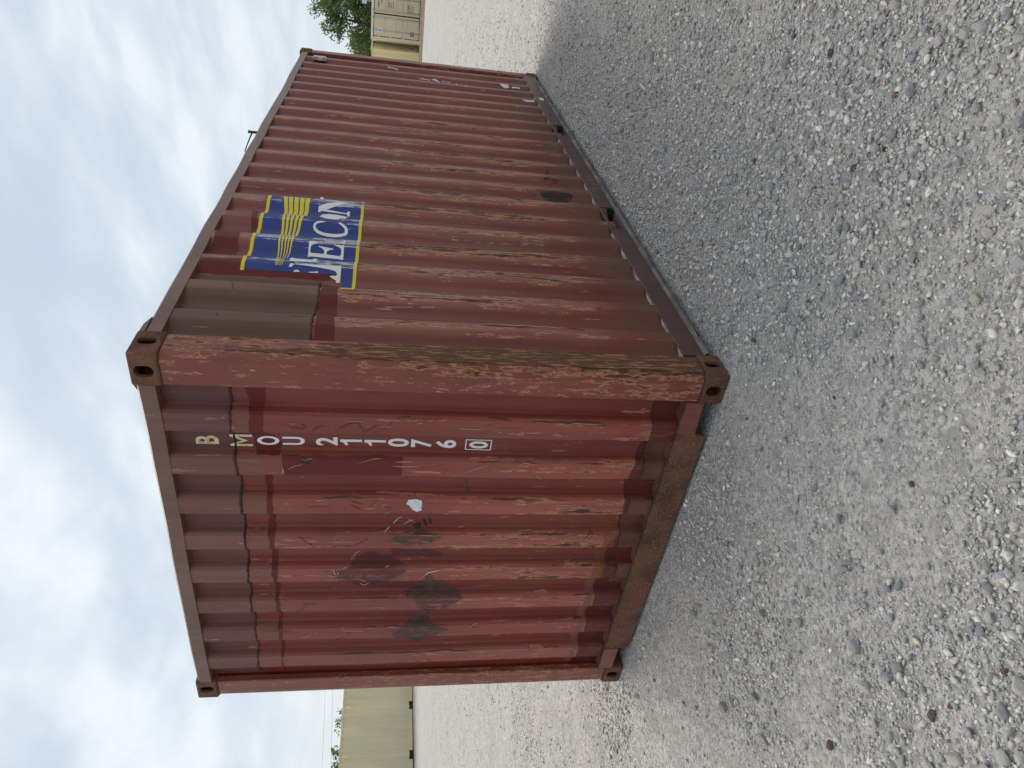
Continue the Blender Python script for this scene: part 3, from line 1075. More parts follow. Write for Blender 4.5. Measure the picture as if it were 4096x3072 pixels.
for k, pts in (('A', [(1475, 915), (1500, 925), (1525, 938)]), ('A', [(1560, 970), (1610, 935), (1650, 925)]), ('A', [(1740, 965), (1830, 915), (1905, 905), (1950, 980)]), ('A', [(1950, 980), (2020, 935), (2090, 920)]), ('A', [(1820, 1460), (1870, 1490), (1940, 1510)]), ('A', [(1845, 1510), (1900, 1535), (1940, 1560)]), ('A', [(1990, 1535), (2045, 1465)]),
               ('C', [(1310, 345), (1400, 335), (1500, 340)]), ('C', [(1500, 340), (1560, 310), (1610, 282)]), ('C', [(820, 975), (930, 968), (1010, 972), (1100, 985)]), ('C', [(1920, 1160), (1980, 1192)]), ('C', [(2020, 1165), (2085, 1190)]), ('D', [(1065, 1062), (1110, 1050), (1155, 1040)]),
               ('B', [(560, 740), (620, 745), (700, 755)]), ('B', [(540, 795), (620, 775)]), ('B', [(380, 1120), (420, 1140), (430, 1190)]), ('D', [(1150, 490), (1190, 450), (1215, 400), (1240, 440), (1200, 470)]), ('D', [(300, 60), (320, 100), (310, 135)])):
    q = tr(k, pts, 'end')
    if len(q) > 1:
        darks.append(stroke(q, 0.007))
q = conform(pale, 'pale_scratches', M['scratch_pale'], 'end', 0.0024)
tag(q, kind='stuff')
q = conform(darks, 'rust_gouges', M['scratch_dark'], 'end', 0.0022)
tag(q, kind='stuff')
smg = [ragged(tr('A', [(1470, 1180), (1500, 1165), (1550, 1170), (1560, 1195), (1530, 1218), (1480, 1205)], 'end'), .02, .004, 1)]
for k, pts in (('C', [(1935, 180), (1990, 160), (2000, 190), (1960, 200)]), ('C', [(2010, 140), (2030, 135), (2045, 180), (2025, 185)]), ('C', [(2050, 120), (2068, 115), (2078, 165), (2062, 170)])):
    smg.append(ragged(tr(k, pts, 'end'), .02, .003, 2))
for q in smg:
    conform([q], 'black_smudge', M['soot'], 'end', 0.0020)

# --- repairs and marks on the side wall
conform([ragged([(0.165, 1.902), (0.775, 1.905), (0.790, 2.10), (0.785, 2.505), (0.165, 2.505)], 0.06, 0.004, 21)], 'insert_panel', M['insert_side'], 'side', 0.0012)['label'] = 'dark brown insert panel welded in beside the corner post'
weld_line('weld_seam', [(0.166, 1.900), (0.35, 1.902), (0.47, 1.905), (0.60, 1.898), (0.778, 1.905)], 'side', 0.0050, side_wall)
conform([ragged([(0.165, 1.80), (0.50, 1.805), (0.74, 1.81), (0.76, 1.89), (0.165, 1.89)], 0.03, 0.006, 22)], 'touch_up_band', M['maroon'], 'side', 0.0013)
conform([ragged([(0.80, 1.86), (0.90, 1.86), (0.92, 2.2), (0.905, 2.5), (0.80, 2.5)], 0.04, 0.008, 23)], 'touch_up_patch', M['maroon'], 'side', 0.0011)
conform([ragged([(1.32, 2.33), (1.60, 2.36), (1.60, 2.49), (1.32, 2.49)], 0.03, 0.005, 24)], 'touch_up_patch', M['pinkish'], 'side', 0.0014)
conform([ragged([(1.27, 2.30), (1.62, 2.325), (1.62, 2.37), (1.27, 2.345)], 0.03, 0.004, 25)], 'touch_up_band', M['maroon'], 'side', 0.0011)
conform([ragged([(1.00, 2.35), (1.24, 2.37), (1.24, 2.49), (1.00, 2.49)], 0.03, 0.004, 26)], 'touch_up_patch', M['maroon'], 'side', 0.0014)

# logo panel
LB = tr('K', [(100, 1250), (700, 1285), (1360, 1335), (1560, 1338), (1700, 1350)], 'side')
blue = [(q[0], q[1]) for q in LB]
blue = [(blue[0][0], 2.300)] + [p for p in blue[1:]] + [(0.80, 1.800), (0.70, 1.80), (0.665, 1.79), (0.660, 1.735), (1.832, 1.735), (1.832, 2.300)]
logo = conform([ragged(blue, 0.05, 0.002, 31)], 'logo_panel', M['logo_blue'], 'side', 0.0016)
x0b = blue[0][0]
for a, b in (((x0b - .008, 2.284), (1.832, 2.302)), ((0.660, 1.733), (1.832, 1.750))):
    conform([[(a[0], a[1]), (b[0], a[1]), (b[0], b[1]), (a[0], b[1])]], 'logo_border', M['logo_yellow'], 'side', 0.0024)
conform([[(0.655, 1.735), (0.672, 1.735), (0.672, 1.80), (0.655, 1.80)]], 'logo_border', M['logo_yellow'], 'side', 0.0022)
ysamp = [(80, [(845, 910), (935, 995), (1025, 1090), (1118, 1185), (1205, 1275)]),
         (350, [(822, 876), (890, 955), (972, 1040), (1060, 1125), (1140, 1205)]),
         (470, [(785, 828), (853, 895), (920, 965), (990, 1035), (1060, 1110)]),
         (690, [(768, 805), (825, 862), (885, 920), (948, 982), (1005, 1045)]),
         (800, [(727, 757), (778, 803), (830, 855), (880, 905), (930, 957)]),
         (1050, [(712, 728), (752, 765), (798, 812), (835, 850), (875, 890)]),
         (1200, [(678, 688), (696, 704), (715, 723), (742, 750), (768, 778)])]
for b in range(5):
    lft = tr('K', [(xs[b][0], y) for y, xs in ysamp], 'side')
    rgt = tr('K', [(xs[b][1], y) for y, xs in ysamp], 'side')
    lft[0] = (1.832, lft[0][1])
    rgt[0] = (1.832, rgt[0][1])
    conform([lft + rgt[::-1]], 'logo_beam', M['logo_yellow'], 'side', 0.0024)
LET = [[(1185, 1070), (1215, 815), (1290, 812), (1360, 835), (1340, 850), (1270, 870), (1240, 900), (1225, 985), (1250, 1005), (1440, 1022), (1450, 990), (1445, 960), (1400, 920), (1360, 905), (1365, 893), (1480, 915), (1590, 935), (1588, 952), (1540, 955), (1500, 975), (1485, 1000), (1488, 1028), (1690, 1055), (1715, 1030), (1718, 950), (1700, 920), (1640, 890), (1600, 870), (1735, 885), (1760, 800), (1790, 800), (1762, 895), (1745, 1118), (1720, 1112), (1690, 1105), (1240, 1062)],
       [(1490, 512), (1400, 498), (1330, 508), (1285, 545), (1272, 590), (1285, 640), (1330, 685), (1400, 720), (1500, 745), (1600, 755), (1700, 750), (1780, 730), (1820, 700), (1825, 650), (1810, 600), (1770, 560), (1720, 530), (1690, 520), (1672, 535), (1700, 555), (1750, 595), (1775, 640), (1770, 680), (1730, 698), (1650, 705), (1550, 700), (1450, 685), (1370, 655), (1325, 620), (1312, 580), (1330, 545), (1390, 527)],
       [(1352, 362), (1362, 265), (1385, 262), (1640, 200), (1870, 225), (1485, 325), (1800, 385), (1820, 355), (1858, 362), (1845, 440), (1815, 438), (1812, 408), (1790, 400), (1400, 345), (1385, 366)],
       [(1385, 122), (1430, 124), (1440, 142), (1540, 168), (1860, 210), (1640, 192), (1540, 162), (1400, 150)],
       [(1380, 430), (1420, 405), (1520, 395), (1640, 408), (1760, 432), (1825, 452), (1790, 466), (1680, 478), (1550, 474), (1440, 456)],
       [(890, 1228), (915, 1172), (945, 1170), (960, 1180), (1100, 1182), (1720, 1218), (1705, 1400), (1690, 1480), (1640, 1482), (1630, 1440), (1560, 1398), (1530, 1378), (1560, 1368), (1640, 1370), (1652, 1340), (1630, 1300), (1560, 1275), (1400, 1245), (1100, 1198), (985, 1186), (955, 1200), (940, 1230)],
       [(905, 1130), (925, 1085), (975, 1083), (980, 1095), (1270, 1115), (1270, 1100), (1340, 1100), (1330, 1148), (1180, 1146), (960, 1138)],
       [(970, 1290), (1000, 1272), (1040, 1280), (1068, 1306), (960, 1308)], [(1200, 1308), (1330, 1302), (1345, 1292), (1355, 1325), (1210, 1320)]]
for pts in LET:
    q = tr('K', pts, 'side')
    conform([q], 'logo_letter', M['logo_white'], 'side', 0.0032)

smg = [ragged(tr('F', [(630, 285), (690, 355), (760, 385), (820, 390), (905, 340), (880, 322), (780, 305), (700, 295)], 'side'), .03, .006, 1)]
for pts in ([(700, 170), (718, 140), (735, 150), (728, 180)], [(690, 205), (740, 195), (735, 215), (695, 225)], [(745, 250), (740, 215), (800, 225), (790, 250)], [(745, 175), (765, 180), (760, 195)]):
    smg.append(tr('F', pts, 'side'))
for q in smg:
    if len(q) > 2:
        conform([q], 'black_smudge', M['soot'], 'side', 0.0016)
conform([tr('F', [(730, 760), (893, 772), (893, 790), (730, 778)], 'side')], 'faded_patch', M['pinkish'], 'side', 0.0016)
# remains of white stencil letters near the far post
mk = []
for q in ([(1020, 494), (1088, 511)], [(1260, 582), (1330, 594)], [(1340, 589), (1362, 590), (1395, 606)], [(1415, 602), (1440, 606)], [(1448, 608), (1480, 613)], [(1520, 618), (1597, 632)]):
    mk.append(stroke(tr('G', q, 'side'), .022))
for q in ([(1020, 494), (1022, 503)], [(1086, 510), (1088, 519)], [(1520, 617), (1522, 626)], [(1595, 631), (1597, 640)]):
    mk.append(stroke(tr('G', q, 'side'), .02))
for q in mk:
    conform([q], 'stencil_mark', M['paper'], 'side', 0.0016)
for q in ([ragged(tr('G', [(1840, 618), (1900, 628), (1912, 650), (1880, 655), (1850, 635)], 'side'), .03, .006, 2), ragged(tr('G', [(1928, 640), (1990, 650), (1990, 660), (1935, 655)], 'side'), .03, .006, 3), ragged(tr('G', [(2000, 736), (2040, 742), (2095, 744), (2098, 757), (2030, 752)], 'side'), .03, .004, 4)]):
    conform([q], 'torn_tape', M['paper'], 'side', 0.0018)
# scratches on the side ridges
pale, darks = [], []
for k in range(NS):
    a = Y0S + k * PS
    g_ = ridge_gain_s[k]
    for i in range(int(6 + 16 * g_)):
        s = a + r.uniform(0.004, OUT_S - 0.004)
        z = r.uniform(0.35, 1.9)
        ln = r.choice([0.03, 0.05, 0.09, 0.16, 0.25])
        pts = [(min(a + OUT_S, max(a, s + r.uniform(-.006, .006))), z + ln * j / 5) for j in range(6)]
        (pale if r.random() < 0.6 else darks).append(stroke(pts, r.uniform(0.003, 0.009)))
    if k < 12:
        zz = 2.30 + r.uniform(-.02, .04)
        darks.append(stroke([(a - 0.006, zz - .01), (a + OUT_S * .5, zz), (a + OUT_S + .006, zz + .012)], 0.006))
q = conform(pale, 'pale_scratches', M['scratch_pale'], 'side', 0.0022)
tag(q, kind='stuff')
q = conform(darks, 'rust_gouges', M['scratch_dark'], 'side', 0.0020)
tag(q, kind='stuff')

# --- frame: posts, castings, rails, sill


def casting_mesh():
    """corner casting 162 x 178 x 118 mm, outer faces at x=0 and y=0, with its oblong holes cut through"""
    def cutter(axis):
        bm = bmesh.new()
        n, rr, hl = 20, 0.024, 0.0385
        pts = []
        for k in range(n):
            a_ = 2 * math.pi * k / n
            pts.append((math.cos(a_) * rr, math.sin(a_) * rr + (hl - rr) * (1 if math.sin(a_) >= 0 else -1)))
        lo, hi = [], []
        for u, v in pts:
            if axis == 'x':
                lo.append(bm.verts.new((0.02, 0.095 + u, 0.059 + v)))
                hi.append(bm.verts.new((-0.14, 0.095 + u, 0.059 + v)))
            else:
                u *= 1.15
                lo.append(bm.verts.new((-0.088 + u, -0.02, 0.059 + v)))
                hi.append(bm.verts.new((-0.088 + u, 0.15, 0.059 + v)))
        bm.faces.new(lo)
        bm.faces.new(hi[::-1])
        for k in range(n):
            bm.faces.new((lo[k], hi[k], hi[(k + 1) % n], lo[(k + 1) % n]))
        bmesh.ops.recalc_face_normals(bm, faces=bm.faces[:])
        me_ = bpy.data.meshes.new('c')
        bm.to_mesh(me_)
        bm.free()
        o = bpy.data.objects.new('c', me_)
        COL.objects.link(o)
        return o
    b = MB().box(-0.162, 0, 0, 0.178, 0, 0.118, 0.011)
    o = b.build('casting', None)
    hol = MB().box(-0.146, -0.016, 0.016, 0.162, 0.016, 0.102).build('c', None)
    cs = [cutter('x'), cutter('y'), hol]
    for c_ in cs:
        md = o.modifiers.new('b', 'BOOLEAN')
        md.object = c_
        md.operation = 'DIFFERENCE'
        md.solver = 'EXACT'
    dg = bpy.context.evaluated_depsgraph_get()
    dg.update()
    me_ = bpy.data.meshes.new_from_object(o.evaluated_get(dg))
    for q_ in [o] + cs:
        bpy.data.objects.remove(q_)
    me_.materials.clear()
    me_.materials.append(M['rust'])
    return me_


def mirrored(me_, mx, my, mz):
    m2 = me_.copy()
    m2.transform(Matrix.Diagonal((mx, my, mz, 1)))
    if mx * my * mz < 0:
        m2.flip_normals()
    return m2


cast = casting_mesh()
for (mx, px) in ((1, 0.0), (-1, -W)):
    for (my, py) in ((1, 0.0), (-1, L)):
        for (mz, pz) in ((1, 0.0), (-1, H)):
            o = link('corner_casting', mirrored(cast, mx, my, mz), None, box)
            o.location = (px, py, pz)


def post_poly(sx):
    """outline of a corner post seen from above, near right corner: flat plates and a rounded edge"""
    p = [(-0.155, 0.040), (-0.155, 0.008), (-0.150, 0.004), (-0.045, 0.004), (-0.030, 0.0065), (-0.019, 0.012), (-0.012, 0.019), (-0.0065, 0.030), (-0.004, 0.045), (-0.004, 0.158), (-0.008, 0.163), (-0.060, 0.163)]
    return p


def post(cx, cy, mx, my, mat_end):
    P = post_poly(1)
    zs = np.linspace(0.112, H - 0.112, 30)
    rr = random.Random(int(cx * 10 + cy))
    V, F, Wt = [], [], []
    n = len(P)
    for j, z in enumerate(zs):
        for i, (x, y) in enumerate(P):
            jx = (vnoise(z * 2.1 + i * 0.3, i * 0.7, 77) - 0.5) * 0.004
            V.append((cx + mx * (x - abs(jx)), cy + my * (y + abs(jx)), z))
            side_f = 1.0 if i >= 8 else (0.75 if i >= 4 else 0.42)
            Wt.append(side_f * (1.0 if cy < 1 else 0.45) * (0.55 + 0.6 * smooth01((1.9 - z) / 1.2)) + 0.3 * smooth01((0.5 - z) / 0.4) * (i >= 6))
    for j in range(len(zs) - 1):
        for i in range(n):
            F.append((j * n + i, j * n + (i + 1) % n, (j + 1) * n + (i + 1) % n, (j + 1) * n + i))
    b = MB()
    b.add(V, F, Wt)
    return b.build('corner_post', mat_end, box)


post(0, 0, 1, 1, M['post'])
post(-W, 0, -1, 1, M['post'])
post(0, L, 1, -1, M['post'])
post(-W, L, -1, -1, M['post'])
# weld collars where posts meet castings
for (cx, mx) in ((0, 1), (-W, -1)):
    for (cy, my) in ((0, 1), (L, -1)):
        for z in (0.119, H - 0.119):
            pts = [(cx + mx * x, cy + my * y, z) for x, y in post_poly(1)[1:-1]]
            MB().tube([(p[0] + mx * .001, p[1] - my * .001, p[2]) for p in pts], [0.004 * random.uniform(.8, 1.3) for _ in pts], 6).build('weld_collar', M['weld'], box, True)

# dense rusty scraping on the near post's side plate and on its edge
def post_strip(name, mat, y0, y1, z0, z1, seed):
    rr = random.Random(seed)
    polys = []
    b = MB()
    n = 60
    for e, yy in ((0, y0), (1, y1)):
        pass
    zs = np.linspace(z0, z1, n)
    V, F = [], []
    for z in zs:
        for y in (y0 + rr.uniform(0, .006), y1 - rr.uniform(0, .006)):
            V.append((-0.0034, y, z))
    for j in range(n - 1):
        F.append((2 * j, 2 * j + 1, 2 * j + 3, 2 * j + 2))
    b.add(V, F, [1.1 - 2.3 * float(smooth01((z - 1.0) / 1.2)) for z in zs for _ in (0, 1)])
    return b.build(name, mat, box)


M['post_scrape'] = decal('post_scrape_rust', (0.125, 0.060, 0.034), thr=0.60, gain=-0.12, speck=(0.36, 0.175, 0.09), soft=0.05, rough=0.9, speck_co=(3.4, 3.4, 0.40), speck_thr=0.50)
post_strip('scraped_plate', M['post_scrape'], 0.030, 0.160, 0.125, 2.44, 4)

# side top rail and header
MB().bar([(-0.006, 2.500), (-0.006, 2.556), (-0.014, 2.566), (-0.060, 2.566), (-0.060, 2.500)], 'y', 0.176, L - 0.176, 46, 0.010, 1.5, 0.4).build('top_rail', M['rail_top'], box)
MB().prism([(-W + 0.004, 2.500), (-W + 0.004, 2.566), (-W + 0.06, 2.566), (-W + 0.06, 2.500)], 'y', 0.176, L - 0.176, 0.4).build('top_rail', M['rail_top'], box)
MB().bar([(0.002, 2.500), (0.002, 2.565), (0.010, 2.574), (0.075, 2.574), (0.075, 2.500)], 'x', -W + 0.160, -0.160, 24, 0.008, 3.5, 0.5).build('header', M['rail_top'], box)
MB().prism([(L - 0.004, 2.450), (L - 0.004, 2.574), (L - 0.075, 2.574), (L - 0.075, 2.450)], 'x', -W + 0.160, -0.160, 0.5).build('header', M['rail_top'], box)
# gusset beside the near top casting
MB().prism([(0.170, 2.566), (0.300, 2.566), (0.235, 2.584), (0.170, 2.586)], 'x', -0.055, -0.006, 0.5).build('gusset', M['rail_top'], box)
MB().prism([(-0.158, 2.574), (-0.158, 2.589), (-0.19, 2.574)], 'y', 0.01, 0.06, 0.5).build('gusset', M['rail_top'], box)

# bottom side rails with fork pockets
POCK = [(1.665, 2.025), (3.650, 3.985)]


def bottom_rail(xf, sgn):
    segs = [(0.176, POCK[0][0]), (POCK[0][1], POCK[1][0]), (POCK[1][1], L - 0.176)]
    for a_, b_ in segs:
        n = max(3, int((b_ - a_) / 0.12))
        ys = np.linspace(a_, b_, n)
        b = MB()
        sec = [(-0.004, 0.066), (-0.004, 0.171), (-0.010, 0.174), (-0.016, 0.171), (-0.016, 0.066)]
        V, F = [], []
        for y in ys:
            j = (float(vnoise(y * 3, 0.5, 91)) - 0.5) * 0.006
            V += [(xf + sgn * (x + j), y, z) for x, z in sec]
        m_ = len(sec)
        for q_ in range(n - 1):
            for i in range(m_):
                F.append((q_ * m_ + i, q_ * m_ + (i + 1) % m_, (q_ + 1) * m_ + (i + 1) % m_, (q_ + 1) * m_ + i))
        F.append(tuple(range(m_)))
        F.append(tuple((n - 1) * m_ + i for i in range(m_)))
        b.add(V, F, 0.35)
        b.build('bottom_rail', M['rail'], box)
    # dusty upper flange on which the corrugation stands
    b = MB()
    n = 90
    ys = np.linspace(0.17, L - 0.17, n)
    V, F = [], []
    for y in ys:
        V += [(xf - sgn * 0.0165, y, 0.1645), (xf - sgn * 0.085, y, 0.1665)]
    for q_ in range(n - 1):
        F.append((2 * q_, 2 * q_ + 1, 2 * q_ + 3, 2 * q_ + 2))
    b.add(V, F, 0.3)
    b.build('rail_flange', M['dust'], box)
    # lower flange, bent outwards and battered, white with dust
    V, F = [], []
    n = 140
    ys = np.linspace(0.18, L - 0.18, n)
    for y in ys:
        j = (float(vnoise(y * 6, 1.5, 92)) - 0.5) * 0.018
        k = (float(vnoise(y * 11, 2.5, 93)) - 0.5) * 0.012
        V += [(xf - sgn * 0.004, y, 0.067), (xf + sgn * (0.004 + j), y, 0.056 + k), (xf + sgn * (0.006 + j), y, 0.046 + k), (xf - sgn * 0.02, y, 0.050)]
    for q_ in range(n - 1):
        for i in range(3):
            F.append((4 * q_ + i, 4 * q_ + i + 1, 4 * q_ + 5 + i, 4 * q_ + 4 + i))
    b = MB()
    b.add(V, F, 0.3)
    b.build('lower_flange', M['flange'], box)
    for a_, b_ in POCK:
        MB().box(min(xf - sgn * .0045, xf - sgn * .0155), max(xf - sgn * .0045, xf - sgn * .0155), a_ - .002, b_ + .002, 0.158, 0.173, 0.002).build('rail_lip', M['rail'], box)
    # fork pockets: steel tubes through the floor with a strap below the mouth
    for a_, b_ in POCK:
        b = MB()
        x1 = xf - sgn * 0.0145
        x2 = xf - sgn * 0.9
        for (y0_, y1_, z0_, z1_) in ((a_ - 0.006, a_, 0.056, 0.170), (b_, b_ + 0.006, 0.056, 0.170), (a_, b_, 0.162, 0.168)):
            b.box(min(x1, x2), max(x1, x2), y0_, y1_, z0_, z1_)
        b.box(min(x2, x2 - sgn * .01), max(x2, x2 - sgn * .01), a_ - .006, b_ + .006, 0.056, 0.170)
        p = b.build('fork_pocket', M['dark'], box)
        f_ = MB()
        f_.box(min(x1, x2), max(x1, x2), a_ - 0.004, b_ + 0.004, 0.050, 0.056)
        f_.box(min(xf - sgn * .014, xf + sgn * .002), max(xf - sgn * .014, xf + sgn * .002), a_ - .004, b_ + .004, 0.040, 0.066)
        f_.build('strap', M['strap'], p)


M['flange'] = rusty('dusty_flange', (0.12, 0.095, 0.08), (0.23, 0.20, 0.175), (0.38, 0.34, 0.31), amt=0.6, scale=(30, 9, 30), rough=0.95)
M['strap'] = rusty('scraped_strap', (0.16, 0.14, 0.13), (0.22, 0.20, 0.19), (0.28, 0.14, 0.06), amt=0.5, scale=(8, 40, 40))
bottom_rail(0.0, 1)
bottom_rail(-W, -1)

# end sill with its shallow ends and deep rusty middle
sill = [(-0.158, 0.174), (-0.158, 0.082), (-0.352, 0.076), (-0.362, 0.020), (-2.052, 0.020), (-2.072, 0.078), (-W + 0.158, 0.078), (-W + 0.158, 0.170)]
MB().prism(sill, 'y', 0.003, 0.018, 0.5).build('end_sill', M['sill_paint'] if 'sill_paint' in M else M['sill_rust'], box)
M['sill_paint'] = paint('sill_paint', (0.19, 0.060, 0.050), (0.24, 0.085, 0.065), thr=0.66, gain=0.12, stain=(0.14, 0.07, 0.045), stain_amt=0.6)
MB().prism([(-0.160, 0.178), (-0.160, 0.088), (-0.345, 0.082), (-0.345, 0.173)], 'y', 0.0000, 0.0025, 0.3).build('sill_plate', M['sill_paint'], box)
MB().prism([(-2.075, 0.172), (-2.075, 0.084), (-W + 0.162, 0.084), (-W + 0.162, 0.168)], 'y', 0.0000, 0.0025, 0.4).build('sill_plate', M['sill_paint'], box)
b = MB()
V, F = [], []
xs = np.linspace(-0.158, -W + 0.158, 80)
for x in xs:
    j = (float(vnoise(x * 7, 3.3, 95)) - 0.5) * 0.006
    V += [(x, 0.0185, 0.168 + j * .3), (x, 0.062, 0.176 + j)]
F = [(2 * i, 2 * i + 1, 2 * i + 3, 2 * i + 2) for i in range(79)]
b.add(V, F, 0.4)
b.build('sill_flange', M['rust_dust'] if 'rust_dust' in M else M['sill_rust'], box)
sl = MB()
sp = [(x, 0.0015, 0.176 + random.uniform(-.001, .001)) for x in np.linspace(-0.165, -W + 0.165, 70)]
sl.tube(sp, [0.0045 * random.uniform(.7, 1.3) for _ in sp], 6)
sl.build('sill_weld', M['weld'], box, True)

# floor, roof, far side and door end, mostly out of sight
MB().box(-W + 0.05, -0.062, 0.065, L - 0.06, 0.170, 0.200).build('floor', M['dark'], box)
for k in range(16):
    y = 0.35 + k * 0.355
    if any(a_ - 0.12 < y < b_ + 0.06 for a_, b_ in POCK):
        continue
    MB().box(-W + 0.09, -0.09, y, y + 0.045, 0.052, 0.168).build('cross_member', M['dark'], box)
b = MB()
V, F = [], []
nr = 26
for i in range(nr * 4 + 1):
    y = 0.07 + (L - 0.14) * i / (nr * 4)
    z = 2.553 + (0.020 if i % 4 in (1, 2) else 0.0)
    V += [(-0.062, y, z), (-W + 0.062, y, z)]
F = [(2 * i, 2 * i + 1, 2 * i + 3, 2 * i + 2) for i in range(nr * 4)]
b.add(V, F, 0.4)
b.build('roof', M['roof'], box)
SS, ZZ = np.meshgrid(S_S, np.linspace(0.12, 2.515, 6))
V = surf_side(SS, ZZ).reshape(-1, 3)
V[:, 0] = -W - V[:, 0]
n = len(S_S)
link('side_wall', mesh('side_wall', V, [(j * n + i, (j + 1) * n + i, (j + 1) * n + i + 1, j * n + i + 1) for j in range(5) for i in range(n - 1)], {'wear': wear_side(SS, ZZ).ravel()}), M['side'], box)
for k in (0, 1):
    x0 = -W + 0.165 + k * 1.056
    d = MB().box(x0, x0 + 1.050, L - 0.06, L - 0.012, 0.125, 2.445, 0.008).build('door', M['side'], box)
    for q_ in (0.25, 0.8):
        MB().tube([(x0 + q_, L + 0.006, 0.09), (x0 + q_, L + 0.006, 2.50)], 0.015, 8).build('lock_rod', M['post'], d, True)
MB().box(-W + 0.160, -0.160, L - 0.075, L - 0.004, 0.03, 0.118).build('door_sill', M['sill_rust'], box)

# ventilator on the far end of the side wall
v_ = MB().prism([(-0.014, 2.290), (-0.014, 2.425), (0.004, 2.430), (0.016, 2.415), (0.016, 2.300), (0.004, 2.285)], 'y', 5.585, 5.665, 0.1).build('ventilator', M['vent'] if 'vent' in M else M['dust'], box)

# sticker and chalk on the bottom rail
conf = MB()
conf.add([(0.0006, 4.83, 0.098), (0.0006, 4.93, 0.098), (0.0006, 4.93, 0.145), (0.0006, 4.83, 0.145)], [(0, 1, 2, 3)])
conf.build('rail_sticker', M['paper'], box)
ch = MB()
rr = random.Random(3)
for y0_ in (2.38, 2.46, 2.53, 2.60, 3.10, 3.17, 3.24, 3.31, 3.38, 5.10, 5.17):
    pts = [(y0_ + rr.uniform(-.02, .03), 0.085 + .06 * rr.random()) for _ in range(4)]
    out_ = stroke(pts, 0.006)
    tri = tessellate_polygon([[Vector((p[0], p[1], 0)) for p in out_]])
    MB().add([(0.0008, p[0], p[1]) for p in out_], [tuple(f) for f in tri]).build('chalk_stroke', M['bare'], box)
# paint drips in white on the far post
ch = MB()
for pts in ([(6.00, 1.05), (5.98, 0.95), (5.95, 0.80), (5.97, 0.70)], [(5.93, 0.98), (6.0, 0.92), (5.94, 0.86)], [(5.99, 0.78), (5.93, 0.66), (5.99, 0.60)]):
    out_ = stroke(pts, 0.016)
    tri = tessellate_polygon([[Vector((p[0], p[1], 0)) for p in out_]])
    MB().add([(-0.0030, p[0], p[1]) for p in out_], [tuple(f) for f in tri]).build('white_scribble', M['paper'], box)

# ------------------------------------------------------------------ the beige containers further off
M['beige'] = plain('beige_container_paint', (0.62, 0.545, 0.36), 0.55, 0.07, 1.2, stretch=(1, 1, 0.3))
M['yellowish'] = plain('cream_container_paint', (0.72, 0.60, 0.32), 0.55, 0.07, 1.2, stretch=(1, 1, 0.3))
M['pale_roof'] = plain('pale_roof_edge', (0.72, 0.70, 0.62), 0.5, 0.05)
M['gasket'] = plain('black_gasket', (0.02, 0.02, 0.02), 0.7, 0.2)
M['galv'] = plain('galvanised_steel', (0.42, 0.44, 0.46), 0.4, 0.15, 20, metal=0.3)
M['ink'] = plain('brown_stencil_ink', (0.14, 0.12, 0.085), 0.8, 0.2)
M['placard'] = plain('white_placard', (0.68, 0.70, 0.72), 0.6, 0.05)
M['plate_grey'] = plain('grey_data_plate', (0.22, 0.22, 0.23), 0.5, 0.2, 60)
M['blue_dot'] = plain('blue_sticker', (0.05, 0.30, 0.55), 0.6, 0.1)


